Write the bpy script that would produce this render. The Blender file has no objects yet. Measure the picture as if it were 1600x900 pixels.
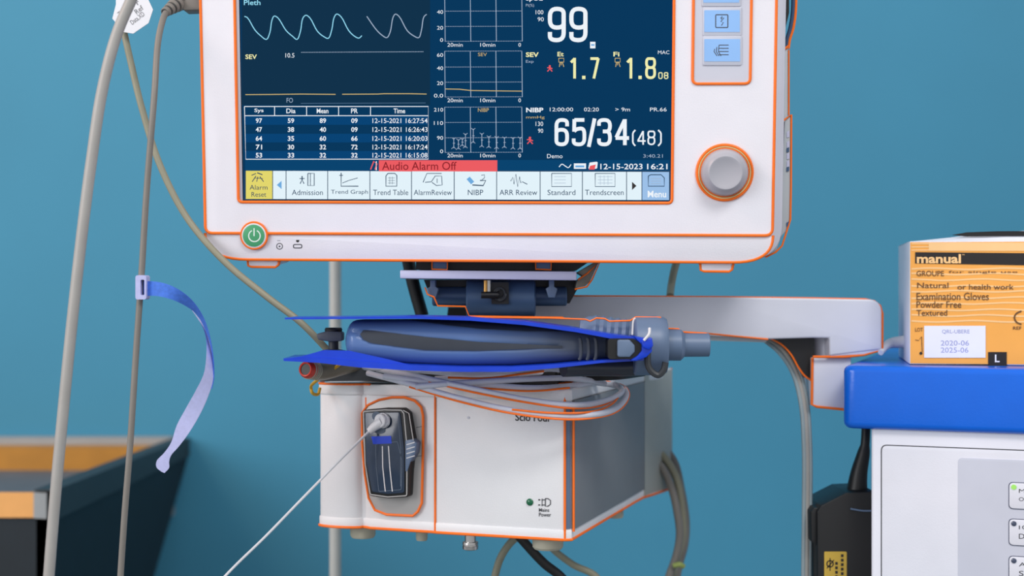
import bpy, bmesh, math, random
from mathutils import Vector, Matrix
random.seed(7)
SC = bpy.context.scene
COL = SC.collection
PI = math.pi
K = 0.72 / 1600.0            # metres per pixel at one metre (50 mm lens, 36 mm sensor)
CAM = Vector((0, -1, 1.2))

# ------------------------------------------------------------------ camera, world, lights, exposure
cd = bpy.data.cameras.new('camera'); cam = bpy.data.objects.new('camera', cd); COL.objects.link(cam)
cam.location = CAM; cam.rotation_euler = (PI / 2, 0, 0)
cd.lens = 50; cd.sensor_width = 36; cd.clip_start = 0.02
cd.dof.use_dof = True; cd.dof.focus_distance = 1.0; cd.dof.aperture_fstop = 5.0
SC.camera = cam
SC.view_settings.view_transform = 'Standard'; SC.view_settings.look = 'None'
SC.view_settings.exposure = 0.0; SC.view_settings.gamma = 1.0; SC.view_settings.use_curve_mapping = False
w = bpy.data.worlds.new('room_light'); SC.world = w; w.use_nodes = True
bg = w.node_tree.nodes['Background']; bg.inputs[0].default_value = (0.93, 0.94, 0.98, 1); bg.inputs[1].default_value = 0.68

def area(name, loc, target, size, power, colour):
    l = bpy.data.lights.new(name, 'AREA'); l.shape = 'RECTANGLE'; l.size = size[0]; l.size_y = size[1]
    l.energy = power; l.color = colour
    o = bpy.data.objects.new(name, l); COL.objects.link(o); o.location = loc
    d = Vector(target) - Vector(loc); o.rotation_euler = d.to_track_quat('-Z', 'Y').to_euler()
    return o
area('ceiling_lamp_key', (0.7, -1.5, 2.75), (0.1, 0.1, 1.1), (0.9, 0.6), 26, (1.0, 0.98, 0.96))
area('left_fill_light', (-2.1, -1.5, 1.9), (-0.1, 0.2, 1.1), (1.3, 1.3), 34, (0.98, 0.98, 1.0))  # added soft fill from the front left, not a real window
area('warm_wall_tint_light', (-1.3, -0.3, 2.3), (-0.6, 0.9, 1.3), (0.4, 0.4), 9, (1.0, 0.58, 0.40))  # unseen warm light added to redden the left of the wall

# ------------------------------------------------------------------ materials
def lin(c):
    c = c / 255.0
    return c / 12.92 if c <= 0.04045 else ((c + 0.055) / 1.055) ** 2.4
def rgb(r, g, b): return (lin(r), lin(g), lin(b), 1)
MATS = {}
def mat(name, col, rough=0.5, metal=0.0, var=0.04, scale=40, bump=0.0, bscale=300, emit=None, trans=0.0, alpha=1.0, coat=0.0):
    if name in MATS: return MATS[name]
    m = bpy.data.materials.new(name); m.use_nodes = True; n = m.node_tree.nodes; L = m.node_tree.links
    p = n['Principled BSDF']; p.inputs['Roughness'].default_value = rough; p.inputs['Metallic'].default_value = metal
    c = rgb(*col)
    p.inputs['Base Color'].default_value = c
    tc = n.new('ShaderNodeTexCoord')
    if var > 0:
        ns = n.new('ShaderNodeTexNoise'); ns.inputs['Scale'].default_value = scale; ns.inputs['Detail'].default_value = 4
        L.new(tc.outputs['Object'], ns.inputs['Vector'])
        r = n.new('ShaderNodeValToRGB'); L.new(ns.outputs['Fac'], r.inputs[0])
        r.color_ramp.elements[0].position = 0.3; r.color_ramp.elements[1].position = 0.7
        r.color_ramp.elements[0].color = (c[0] * (1 - var), c[1] * (1 - var), c[2] * (1 - var), 1)
        r.color_ramp.elements[1].color = (min(1, c[0] * (1 + var)), min(1, c[1] * (1 + var)), min(1, c[2] * (1 + var)), 1)
        L.new(r.outputs[0], p.inputs['Base Color'])
    if bump > 0:
        nb = n.new('ShaderNodeTexNoise'); nb.inputs['Scale'].default_value = bscale; nb.inputs['Detail'].default_value = 3
        L.new(tc.outputs['Object'], nb.inputs['Vector'])
        b = n.new('ShaderNodeBump'); b.inputs['Strength'].default_value = bump; b.inputs['Distance'].default_value = 0.001
        L.new(nb.outputs['Fac'], b.inputs['Height']); L.new(b.outputs[0], p.inputs['Normal'])
    if emit is not None:
        p.inputs['Base Color'].default_value = (0.0, 0.0, 0.0, 1)
        for l in list(p.inputs['Base Color'].links): m.node_tree.links.remove(l)
        p.inputs['Specular IOR Level'].default_value = 0.04
        p.inputs['Emission Color'].default_value = c; p.inputs['Emission Strength'].default_value = emit
    if trans > 0: p.inputs['Transmission Weight'].default_value = trans; p.inputs['IOR'].default_value = 1.3
    if alpha < 1: p.inputs['Alpha'].default_value = alpha
    if coat > 0: p.inputs['Coat Weight'].default_value = coat
    MATS[name] = m; return m

M = dict(
 wall=mat('blue_wall_paint', (60, 137, 168), 0.75, var=0.05, scale=3, bump=0.25, bscale=180),
 floor=mat('grey_vinyl', (120, 128, 130), 0.5, var=0.1, scale=6),
 case=mat('warm_white_plastic', (226, 225, 232), 0.42, bump=0.12, bscale=900, var=0.015),
 panelgrey=mat('panel_grey_plastic', (198, 200, 212), 0.45, var=0.02),
 side=mat('side_plastic', (176, 182, 186), 0.5, var=0.03),
 orange=mat('orange_trim', (246, 112, 10), 0.5, var=0.04),
 midgrey=mat('mid_grey_plastic', (92, 98, 104), 0.45, var=0.06),
 black=mat('black_plastic', (16, 17, 19), 0.45, var=0.1),
 dark=mat('dark_grey_plastic', (52, 56, 60), 0.5, var=0.08),
 gunblue=mat('blue_grey_metal', (66, 92, 126), 0.38, 0.2, var=0.08),
 steel=mat('silver_plate', (196, 197, 222), 0.4, 0.15, var=0.03),
 chrome=mat('nickel', (190, 188, 185), 0.25, 0.95, var=0.1),
 brass=mat('brass', (210, 160, 90), 0.3, 0.9),
 modwhite=mat('module_white_plastic', (226, 226, 228), 0.45, bump=0.12, bscale=900, var=0.015),
 modshaded=mat('module_side_shaded_plastic', (130, 132, 135), 0.5, bump=0.1, bscale=900, var=0.03),  # off-white plastic darkened, the side's shade is in the colour
 armwhite=mat('arm_white_paint', (212, 214, 226), 0.35, var=0.02),
 cable=mat('grey_cable_jacket', (158, 156, 152), 0.45, var=0.06),
 cabledark=mat('dark_grey_cable_jacket', (122, 118, 112), 0.5, var=0.06),
 olive=mat('olive_cable_jacket', (140, 138, 118), 0.5, var=0.08),
 coil=mat('pale_grey_cable_jacket', (196, 200, 212), 0.4, var=0.04),
 tubeclear=mat('frosted_grey_tube', (150, 166, 172), 0.3, var=0.05, alpha=0.9),
 blueplast=mat('bright_blue_plastic', (3, 58, 196), 0.3, var=0.1, scale=60),
 hose=mat('dusk_blue_soft_plastic', (66, 88, 130), 0.35, var=0.15, scale=25),
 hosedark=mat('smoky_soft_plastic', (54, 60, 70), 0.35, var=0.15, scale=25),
 cuff=mat('slate_blue_rubber', (92, 112, 140), 0.42, var=0.05),
 worktop=mat('blue_worktop', (0, 98, 214), 0.24, var=0.03, bump=0.1, bscale=400),
 cab=mat('trolley_white', (218, 220, 230), 0.45, var=0.02, bump=0.08, bscale=900),
 cabpanel=mat('trolley_grey_overlay', (192, 196, 210), 0.45, var=0.02),
 boxwhite=mat('white_card', (232, 233, 243), 0.6, var=0.02),
 boxorange=mat('orange_card', (247, 172, 78), 0.6, var=0.03),
 boxpale=mat('pale_orange_print', (252, 203, 140), 0.6, var=0.03),
 ink=mat('black_ink', (28, 24, 24), 0.6, var=0.05),
 brownink=mat('brown_ink', (112, 76, 40), 0.6, var=0.05),
 blueink=mat('faded_blue_ink', (150, 156, 208), 0.6, var=0.05),
 sticker=mat('white_sticker', (236, 236, 246), 0.55, var=0.02),
 strapb=mat('blue_hook_fabric', (72, 122, 222), 0.85, var=0.12, scale=400, bump=0.3, bscale=2500),
 strapl=mat('lavender_loop_fabric', (180, 184, 226), 0.8, var=0.05, scale=400, bump=0.2, bscale=2500),
 tag=mat('white_tag_paper', (226, 228, 234), 0.6, var=0.02),
 tagink=mat('grey_tag_ink', (120, 122, 126), 0.6, var=0.05),
 btnblue=mat('button_blue', (140, 184, 236), 0.45, var=0.03),
 green=mat('power_green', (70, 158, 108), 0.4, var=0.03),
 whiteink=mat('white_ink', (226, 240, 232), 0.5, var=0.01),
 greyink=mat('dark_grey_ink', (60, 62, 68), 0.6, var=0.02),
 knob=mat('knob_grey', (164, 164, 172), 0.35, var=0.03),
 knobring=mat('knob_ring_cream', (214, 206, 150), 0.4, var=0.03),
 beige=mat('rubber_foot_beige', (172, 168, 150), 0.6, var=0.05),
 goldlabel=mat('gold_label', (188, 156, 60), 0.5, var=0.08),
 red=mat('red_collar', (206, 52, 30), 0.4, var=0.1),
 hoseolive=mat('smoky_olive_hose', (112, 108, 92), 0.4, var=0.12),
 yellow=mat('yellow_wire', (206, 160, 40), 0.4, var=0.1),
 wood=mat('amber_wood', (186, 130, 44), 0.6, var=0.2, scale=12),
 trayrim=mat('grey_tray_edge', (150, 156, 158), 0.5, var=0.05),
 tray=mat('charcoal_tray', (12, 27, 36), 0.6, var=0.1),
 traygrey=mat('slate_tray_liner', (92, 102, 110), 0.6, var=0.08),
 traylabel=mat('peach_label', (226, 166, 96), 0.6, var=0.06),
 pole=mat('pale_grey_pole', (180, 184, 180), 0.4, var=0.03),
 clear=mat('clear_smoked_window', (44, 58, 78), 0.15, var=0.1, scale=90),
 clearl=mat('clear_ribs', (84, 98, 116), 0.2, var=0.1),
 silver=mat('silver_trap_body', (176, 174, 172), 0.35, 0.15, var=0.05),
 luer=mat('frosted_luer', (214, 212, 214), 0.4, var=0.06),
 line=mat('clear_sampling_line', (206, 208, 212), 0.25, var=0.04),
 ledoff=mat('dark_led', (70, 78, 100), 0.3, var=0.05),
 ledg=mat('green_led_lens', (26, 98, 66), 0.2, var=0.1),
 ledon=mat('lit_green_led', (170, 235, 120), 0.3, emit=1.0),
 glass=mat('display_surround_black', (6, 8, 12), 0.25, var=0.0),
 s_bg=mat('display_navy', (2, 54, 92), 0.3, emit=1.0),
 s_bg2=mat('display_slate', (12, 48, 74), 0.3, emit=1.0),
 s_row=mat('display_row_blue', (2, 66, 116), 0.3, emit=1.0),
 s_bar=mat('display_status_blue', (4, 70, 116), 0.3, emit=0.9),
 s_white=mat('display_white', (238, 244, 250), 0.3, emit=1.0),
 s_grey=mat('display_grey', (160, 178, 200), 0.3, emit=1.0),
 s_dim=mat('display_dim', (84, 116, 148), 0.3, emit=1.0),
 s_cyan=mat('display_cyan', (150, 222, 246), 0.3, emit=1.0),
 s_yel=mat('display_yellow', (240, 238, 176), 0.3, emit=1.0),
 s_gold=mat('display_gold', (205, 180, 120), 0.3, emit=1.0),
 s_btn=mat('display_button', (226, 242, 250), 0.3, emit=1.0),
 s_ybtn=mat('display_yellow_button', (226, 214, 108), 0.3, emit=1.0),
 s_bbtn=mat('display_blue_button', (156, 192, 232), 0.3, emit=1.0),
 s_red=mat('display_red', (236, 92, 98), 0.3, emit=1.0),
 s_ink=mat('display_ink', (44, 72, 100), 0.3, emit=1.0),
 s_rink=mat('display_red_ink', (140, 36, 44), 0.3, emit=1.0),
 s_sky=mat('display_sky', (110, 170, 222), 0.3, emit=1.0),
)

# ------------------------------------------------------------------ geometry helpers
class Frame:
    """A local frame: x right, y into the thing, z up."""
    def __init__(s, org, yaw=0, tilt=0, roll=0):
        R = Matrix.Rotation(-math.radians(yaw), 3, 'Z') @ Matrix.Rotation(math.radians(tilt), 3, 'X') @ Matrix.Rotation(math.radians(roll), 3, 'Y')
        s.M = Matrix.Translation(Vector(org)) @ R.to_4x4(); s.I = s.M.inverted(); s.R = R
    def loc(s, px, py, d=0.0):
        o = s.I @ CAM
        r = s.R.transposed() @ Vector((K * (px - 800), 1, -K * (py - 450)))
        return o + r * ((d - o.y) / r.y)
    def w(s, px, py, d=0.0): return s.M @ s.loc(px, py, d)
F0 = Frame((0, 0, 1.2))
def W(px, py, Y): return F0.w(px, py, Y)

WM = {}
class MB:
    def __init__(s): s.v = []; s.f = []; s.m = []; s.mats = []
    def mi(s, m):
        if m not in s.mats: s.mats.append(m)
        return s.mats.index(m)
    def add(s, verts, faces, m):
        k = len(s.v); i = s.mi(m); s.v += [Vector(v) for v in verts]
        for f in faces: s.f.append([a + k for a in f]); s.m.append(i)
        return s
    def addbm(s, bm, m, X=None):
        bm.verts.index_update()
        s.add([(X @ v.co if X else v.co.copy()) for v in bm.verts], [[v.index for v in f.verts] for f in bm.faces], m); bm.free(); return s
    def build(s, name, parent=None, sharp=32):
        me = bpy.data.meshes.new(name)
        PM = WM[parent] if parent else Matrix.Identity(4)
        if parent is None:
            c = sum(s.v, Vector()) / len(s.v); c.z = min(v.z for v in s.v); PM = Matrix.Translation(c)
        I = PM.inverted()
        me.from_pydata([I @ v for v in s.v], [], s.f)
        for m in s.mats: me.materials.append(m)
        for p, i in zip(me.polygons, s.m): p.material_index = i
        bm = bmesh.new(); bm.from_mesh(me)
        for f in bm.faces: f.smooth = True
        for e in bm.edges:
            e.smooth = not (len(e.link_faces) == 2 and e.calc_face_angle(0) > math.radians(sharp))
        bm.to_mesh(me); bm.free(); me.update()
        o = bpy.data.objects.new(name, me); COL.objects.link(o)
        if parent: o.parent = parent
        else: o.matrix_world = PM
        WM[o] = PM
        return o

def thing(name, label, cat, frame=None, loc=None, group=None):
    o = bpy.data.objects.new(name, None); COL.objects.link(o); o.empty_display_size = 0.02
    Mx = frame.M.copy() if frame else Matrix.Identity(4)
    if loc is not None: Mx.translation = Vector(loc)
    o.matrix_world = Mx; WM[o] = Mx
    o['label'] = label; o['category'] = cat
    if group: o['group'] = group
    return o
def tag(o, label, cat, group=None, kind=None):
    o['label'] = label; o['category'] = cat
    if group: o['group'] = group
    if kind: o['kind'] = kind
    return o
def struct(o): o['kind'] = 'structure'; return o

def rpoly(pts, r, n=6):
    """round the corners of a 2D polygon; r = one radius or one per corner"""
    out = []; N = len(pts)
    for i in range(N):
        p = Vector(pts[i]); a = Vector(pts[i - 1]); b = Vector(pts[(i + 1) % N]); rr = r[i] if isinstance(r, (list, tuple)) else r
        if rr <= 0: out.append(tuple(p)); continue
        da = (a - p).normalized(); db = (b - p).normalized()
        ang = da.angle(db); t = rr / math.tan(ang / 2); rl = r if isinstance(r, (list, tuple)) else [r] * N
        A = p + da * min(t, (a - p).length * (0.96 if rl[i - 1] <= 0 else 0.49)); B = p + db * min(t, (b - p).length * (0.96 if rl[(i + 1) % N] <= 0 else 0.49))
        for k in range(n + 1):
            s = k / n; out.append(tuple(A * (1 - s) ** 2 + p * 2 * s * (1 - s) + B * s * s))
    return out
def rrect(x0, y0, x1, y1, r, n=6): return rpoly([(x0, y0), (x1, y0), (x1, y1), (x0, y1)], r, n)
def circ(cx, cy, r, n=32, ry=None): return [(cx + r * math.cos(2 * PI * k / n), cy + (ry or r) * math.sin(2 * PI * k / n)) for k in range(n)]

def prism_local(F, loc2, d0, d1, m, mb, bev=0, segs=2):
    bm = bmesh.new()
    a = [bm.verts.new((x, d0, z)) for x, z in loc2]; b = [bm.verts.new((x, d1, z)) for x, z in loc2]
    n = len(a); f0 = bm.faces.new(a); f1 = bm.faces.new(list(reversed(b)))
    for i in range(n): bm.faces.new((a[i], b[i], b[(i + 1) % n], a[(i + 1) % n]))
    bmesh.ops.recalc_face_normals(bm, faces=bm.faces)
    if bev > 0:
        es = [e for e in f0.edges] + [e for e in f1.edges]
        es += [e for e in bm.edges if e not in es and e.calc_face_angle(0) > math.radians(40)]
        bmesh.ops.bevel(bm, geom=list(set(es)), offset=bev, segments=segs, profile=0.5, affect='EDGES', clamp_overlap=True)
    return mb.addbm(bm, m, F.M)
def prism(F, pts, d0, d1, m, mb=None, bev=0, segs=2, at=None):
    """extrude an outline (picked at depth `at` of the frame) from depth d0 to d1"""
    mb = mb or MB()
    at = d0 if at is None else at
    L = [F.loc(x, y, at) for x, y in pts]
    return prism_local(F, [(p.x, p.z) for p in L], d0, d1, m, mb, bev, segs)
def vprism(F, plan, z0, z1, m, mb=None, bev=0, segs=2):
    """extrude a plan outline (local x, depth) between two local heights"""
    mb = mb or MB(); bm = bmesh.new()
    a = [bm.verts.new((x, y, z0)) for x, y in plan]; b = [bm.verts.new((x, y, z1)) for x, y in plan]; n = len(a)
    f0 = bm.faces.new(a); f1 = bm.faces.new(list(reversed(b)))
    for i in range(n): bm.faces.new((a[i], b[i], b[(i + 1) % n], a[(i + 1) % n]))
    bmesh.ops.recalc_face_normals(bm, faces=bm.faces)
    if bev > 0: bmesh.ops.bevel(bm, geom=list(set(list(f0.edges) + list(f1.edges))), offset=bev, segments=segs, profile=0.5, affect='EDGES', clamp_overlap=True)
    return mb.addbm(bm, m, F.M)
def ring(F, outer, inner, d0, d1, m, mb=None):
    mb = mb or MB()
    o = [F.loc(x, y, d0) for x, y in outer]; i_ = [F.loc(x, y, d0) for x, y in inner]; n = len(o)
    V = []
    for P, d in ((o, d0), (i_, d0), (o, d1), (i_, d1)): V += [F.M @ Vector((p.x, d, p.z)) for p in P]
    Fs = []
    for k in range(n):
        j = (k + 1) % n
        Fs += [(k, j, n + j, n + k), (2 * n + j, 2 * n + k, 3 * n + k, 3 * n + j), (j, k, 2 * n + k, 2 * n + j), (n + k, n + j, 3 * n + j, 3 * n + k)]
    return mb.add(V, Fs, m)
def cr(pts, sub=8, closed=False):
    pts = [Vector(p) for p in pts]; n = len(pts); out = []
    if n == 2 and not closed: return pts
    R = range(n if closed else n - 1)
    for i in R:
        p0 = pts[(i - 1) % n] if closed or i > 0 else pts[0] * 2 - pts[1]
        p1 = pts[i]; p2 = pts[(i + 1) % n]
        p3 = pts[(i + 2) % n] if closed or i + 2 < n else pts[-1] * 2 - pts[-2]
        t1 = max(1e-6, (p1 - p0).length ** .5); t2 = t1 + max(1e-6, (p2 - p1).length ** .5); t3 = t2 + max(1e-6, (p3 - p2).length ** .5)
        for k in range(sub):
            t = t1 + (t2 - t1) * k / sub
            a1 = p0 * ((t1 - t) / t1) + p1 * (t / t1); a2 = p1 * ((t2 - t) / (t2 - t1)) + p2 * ((t - t1) / (t2 - t1)); a3 = p2 * ((t3 - t) / (t3 - t2)) + p3 * ((t - t2) / (t3 - t2))
            b1 = a1 * ((t2 - t) / t2) + a2 * (t / t2); b2 = a2 * ((t3 - t) / (t3 - t1)) + a3 * ((t - t1) / (t3 - t1))
            out.append(b1 * ((t2 - t) / (t2 - t1)) + b2 * ((t - t1) / (t2 - t1)))
    if not closed: out.append(pts[-1])
    return out
def tube(pts, r, m, mb=None, closed=False, seg=10, sub=8, smooth=True, squash=None):
    """swept round tube; r may be a number or a function of 0..1"""
    mb = mb or MB()
    P = cr(pts, sub, closed) if smooth else [Vector(p) for p in pts]
    n = len(P); V = []; T = []
    for i in range(n):
        a = P[(i - 1) % n] if closed or i else P[i]; b = P[(i + 1) % n] if closed or i < n - 1 else P[i]
        T.append((b - a).normalized())
    N = T[0].orthogonal().normalized()
    for i in range(n):
        N = (N - T[i] * N.dot(T[i]))
        N = N.normalized() if N.length > 1e-6 else T[i].orthogonal().normalized()
        B = T[i].cross(N); rr = r(i / max(1, n - 1)) if callable(r) else r
        for k in range(seg):
            a = 2 * PI * k / seg; V.append(P[i] + (N * math.cos(a) + B * math.sin(a)) * rr)
    Fs = []
    for i in range(n if closed else n - 1):
        j = (i + 1) % n; off = 0
        if closed and j == 0:   # match the twist at the join
            best = min(range(seg), key=lambda q: (V[i * seg] - V[q]).length); off = best
        for k in range(seg):
            Fs.append((i * seg + k, i * seg + (k + 1) % seg, j * seg + (k + 1 + off) % seg, j * seg + (k + off) % seg))
    if not closed:
        Fs.append(list(reversed(range(seg)))); Fs.append([(n - 1) * seg + k for k in range(seg)])
    return mb.add(V, Fs, m)
def ptube(F, pts, r, m, mb=None, d=0.0, closed=False, smooth=True, seg=8, sub=6):
    return tube([F.w(p[0], p[1], p[2] if len(p) > 2 else d) for p in pts], r, m, mb, closed, seg, sub, smooth)
def lathe(c, axis, prof, m, mb=None, n=40, up=None):
    """revolve (t, r) about axis through c (world)"""
    mb = mb or MB(); ax = Vector(axis).normalized(); u = ax.orthogonal().normalized(); v = ax.cross(u); V = []; Fs = []
    for t, r in prof:
        for k in range(n):
            a = 2 * PI * k / n; V.append(Vector(c) + ax * t + (u * math.cos(a) + v * math.sin(a)) * max(r, 1e-5))
    for i in range(len(prof) - 1):
        for k in range(n): Fs.append((i * n + k, (i + 1) * n + k, (i + 1) * n + (k + 1) % n, i * n + (k + 1) % n))
    Fs.append(list(range(n))); Fs.append([(len(prof) - 1) * n + k for k in reversed(range(n))])
    return mb.add(V, Fs, m)
def flat(F, pts, d, m, mb):
    return mb.add([F.w(x, y, d) for x, y in pts], [list(range(len(pts)))], m)
def rect(F, x0, y0, x1, y1, d, m, mb): return flat(F, [(x0, y0), (x1, y0), (x1, y1), (x0, y1)], d, m, mb)
def stroke(F, pts, wd, d, m, mb, closed=False, sub=0):
    P = [Vector((p[0], p[1], 0)) for p in pts]
    if sub: P = cr(P, sub, closed)
    n = len(P); V = []; Fs = []
    for i in range(n):
        a = P[(i - 1) % n] if closed or i else P[i]; b = P[(i + 1) % n] if closed or i < n - 1 else P[i]
        t = (b - a); t = t.normalized() if t.length > 1e-9 else Vector((1, 0, 0)); q = Vector((-t.y, t.x, 0)) * wd / 2
        V += [F.w(P[i].x + q.x, P[i].y + q.y, d), F.w(P[i].x - q.x, P[i].y - q.y, d)]
    for i in range(n if closed else n - 1):
        j = (i + 1) % n; Fs.append((2 * i, 2 * i + 1, 2 * j + 1, 2 * j))
    return mb.add(V, Fs, m)
def dash(F, x0, y0, x1, y1, wd, d, m, mb, step=3.0, on=1.8):
    L = math.hypot(x1 - x0, y1 - y0); k = 0.0
    while k < L:
        e = min(L, k + on); a = k / L; b = e / L
        stroke(F, [(x0 + (x1 - x0) * a, y0 + (y1 - y0) * a), (x0 + (x1 - x0) * b, y0 + (y1 - y0) * b)], wd, d, m, mb); k += step
TC = {}
def glyphs(s, off):
    if (s, off) in TC: return TC[(s, off)]
    c = bpy.data.curves.new('lettering_source', 'FONT'); c.body = s; c.size = 1; c.offset = off; c.resolution_u = 3
    o = bpy.data.objects.new('lettering_source', c); COL.objects.link(o)
    dg = bpy.context.evaluated_depsgraph_get(); me = bpy.data.meshes.new_from_object(o.evaluated_get(dg))
    vs = [(v.co.x, v.co.y) for v in me.vertices]; fs = [list(p.vertices) for p in me.polygons]
    bpy.data.objects.remove(o); bpy.data.curves.remove(c); bpy.data.meshes.remove(me)
    x0 = min(v[0] for v in vs); x1 = max(v[0] for v in vs); y0 = min(v[1] for v in vs); y1 = max(v[1] for v in vs)
    TC[(s, off)] = ([((x - x0) / (x1 - x0), (y - y0) / (y1 - y0)) for x, y in vs], fs); return TC[(s, off)]
def text(F, s, x0, y0, x1, y1, d, m, mb, bold=0.0, slope=0.0):
    vs, fs = glyphs(s, bold)
    return mb.add([F.w(x0 + (x1 - x0) * x, y1 - (y1 - y0) * y + slope * (x1 - x0) * x, d) for x, y in vs], fs, m)
def rline(pts, r, n=6):
    out = [tuple(pts[0])]
    for i in range(1, len(pts) - 1):
        p = Vector(pts[i]); a = Vector(pts[i - 1]); b = Vector(pts[i + 1])
        A = p + (a - p).normalized() * min(r, (a - p).length * .5); B = p + (b - p).normalized() * min(r, (b - p).length * .5)
        for k in range(n + 1):
            q = k / n; out.append(tuple(A * (1 - q) ** 2 + p * 2 * q * (1 - q) + B * q * q))
    out.append(tuple(pts[-1])); return out
DIG = {'9': [[(1, .3), (1, .0), (0, .0), (0, .6), (1, .6), (1, .3)], [(1, .25), (1, 1), (0, 1), (0, .74)]],
       '6': [[(0, .7), (0, 1), (1, 1), (1, .4), (0, .4), (0, .7)], [(0, .75), (0, 0), (1, 0), (1, .26)]],
       '5': [[(1, 0), (.06, 0)], [(.06, -.03), (.04, .48)], [(.04, .46), (.3, .36), (1, .34), (1, 1), (0, 1), (0, .76)]],
       '3': [[(0, .24), (0, 0), (1, 0), (1, .47), (.35, .47)], [(.35, .47), (1, .47), (1, 1), (0, 1), (0, .76)]],
       '4': [[(.74, 1.03), (.74, -.03)], [(.72, 0), (0, .72)], [(-.06, .74), (1.1, .74)]],
       '8': [[(.5, 0), (1, 0), (1, .47), (0, .47), (0, 0), (.5, 0)], [(.5, .47), (1, .47), (1, 1), (0, 1), (0, .47), (.5, .47)]],
       '1': [[(.1, .2), (.62, 0)], [(.62, -.04), (.62, 1.04)]],
       '7': [[(-.05, 0), (1.02, 0)], [(1, -.02), (.4, 1.04)]],
       '0': [[(.5, 0), (1, 0), (1, 1), (0, 1), (0, 0), (.5, 0)]],
       '/': [[(1, -.06), (0, 1.10)]], '(': [[(1, -.1), (0, .1), (0, .9), (1, 1.12)]], ')': [[(0, -.1), (1, .1), (1, .9), (0, 1.12)]]}
def digits(F, s, boxes, y0, y1, wd, d, m, mb):
    for ch, (x0, x1) in zip(s, boxes):
        h = wd / 2
        if ch == '.': flat(F, [(x0, y1 - wd * 1.25), (x0 + wd * 1.25, y1 - wd * 1.25), (x0 + wd * 1.25, y1), (x0, y1)], d, m, mb); continue
        for k_, L in enumerate(DIG[ch]):
            P = [(x0 + h + (x1 - x0 - wd) * u, y0 + h + (y1 - y0 - wd) * v) for u, v in L]
            stroke(F, rline(P, (x1 - x0) * .42) if len(P) > 2 else P, wd, d - k_ * 1e-5, m, mb)
OR = 0.00105     # radius of the orange piping

# ------------------------------------------------------------------ the room
def plane_box(x0, x1, y0, y1, z0, z1, m):
    V = [(x, y, z) for x in (x0, x1) for y in (y0, y1) for z in (z0, z1)]
    return MB().add(V, [(0, 1, 3, 2), (4, 6, 7, 5), (0, 4, 5, 1), (2, 3, 7, 6), (0, 2, 6, 4), (1, 5, 7, 3)], m)
WY = 0.90
struct(plane_box(-3.0, 3.2, WY, WY + 0.1, 0, 2.9, M['wall']).build('wall_back'))
struct(plane_box(-3.0, 3.2, -3.0, WY, -0.1, 0, M['floor']).build('floor'))

# ------------------------------------------------------------------ patient monitor
FM = Frame((0, 0, 1.29), yaw=4.7, tilt=5.5, roll=0.42)
MT = -250   # top of the monitor in picture rows, well above the frame
mon = thing('patient_monitor', 'large white patient monitor with lit navy screen, orange edge piping and grey rotary knob', 'monitor', FM)
# local rectangle of the front so that the edges stay parallel
a = FM.loc(321, 364); b = FM.loc(1207, 368); bt = FM.loc(800, 408)
xl, xr, zs, zb = a.x, b.x, (a.z + b.z) / 2, bt.z
zt = zs + 0.29
def LP(F, x, z, d=0.0): return F.M @ Vector((x, d, z))
px = K * 0.98
# screen opening in local coordinates
s0 = FM.loc(372.5, 316); s1 = FM.loc(1050, 317)
sl, sr, sb = s0.x, s1.x, (s0.z + s1.z) / 2
st = zt - (xr - s1.x) * 0.25
def lring(outer, inner, d0, d1, m, mb, F):
    n = len(outer); V = []
    for P, d in ((outer, d0), (inner, d0), (outer, d1), (inner, d1)): V += [F.M @ Vector((x, d, z)) for x, z in P]
    Fs = []
    for k in range(n):
        j = (k + 1) % n
        Fs += [(k, j, n + j, n + k), (2 * n + j, 2 * n + k, 3 * n + k, 3 * n + j), (j, k, 2 * n + k, 2 * n + j), (n + k, n + j, 3 * n + j, 3 * n + k)]
    return mb.add(V, Fs, m)
upper = rrect(xl, zs, xr, zt, 12 * px)
hole = rrect(sl, sb, sr, st, 7 * px)
o = lring(upper, hole, 0, 0.012, M['case'], MB(), FM).build('front_bezel', mon)
# the lower bar with the large rounded corners
low = rpoly([(xl - 1 * px, zs), (xr + 1 * px, zs), (xr + 1 * px, zb), (xl - 1 * px, zb)], [0, 0, 62 * px, 70 * px], 10)
lowbar = prism_local(FM, low, 0.0008, 0.014, M['case'], MB(), 0.0008).build('lower_bar', mon)
# rear housing behind the bezel; the rail on its right side stands out beyond the front
xs = FM.loc(1224, 200, 0.016).x
rear = rpoly([(xl + 3 * px, zb + 2 * px), (xs, zb + 2 * px), (xs, zt - 3 * px), (xl + 3 * px, zt - 3 * px)], [70 * px, 56 * px, 12 * px, 12 * px], 8)
prism_local(FM, rear, 0.012, 0.024, M['panelgrey'], MB(), 0.001).build('rear_housing', mon)
inner = rpoly([(xl + 20 * px, zb + 3 * px), (xs - 4 * px, zb + 3 * px), (xs - 4 * px, zt - 8 * px), (xl + 20 * px, zt - 8 * px)], 30 * px)
prism_local(FM, inner, 0.022, 0.085, M['side'], MB(), 0.004).build('rear_shell', mon)
bay = prism(FM, [(1205, 77), (1231.5, 73), (1232, 180), (1229, 350), (1213, 392), (1190, 402)], 0.024, 0.06, M['side'], bev=0.001).build('side_rail', mon)
sbx = prism(FM, [(1226, 190), (1235.5, 180), (1235, 290), (1234, 342), (1227, 362), (1216, 375)], 0.020, 0.05, M['side'], bev=0.0006)
for y0 in (206, 222, 240, 252): prism(FM, [(1229.5, y0), (1233.5, y0 - 2), (1233.5, y0 + 8), (1229.5, y0 + 9)], 0.0195, 0.021, M['steel'], sbx)
for y0 in (232, 262, 348): prism(FM, [(1229, y0), (1233, y0 - 2), (1233, y0 + 5), (1229, y0 + 6)], 0.0193, 0.021, M['gunblue'], sbx)
sbx = sbx.build('side_latch', mon); sbx['label'] = 'narrow side latch with pale catches'
hd = MB()
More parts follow.
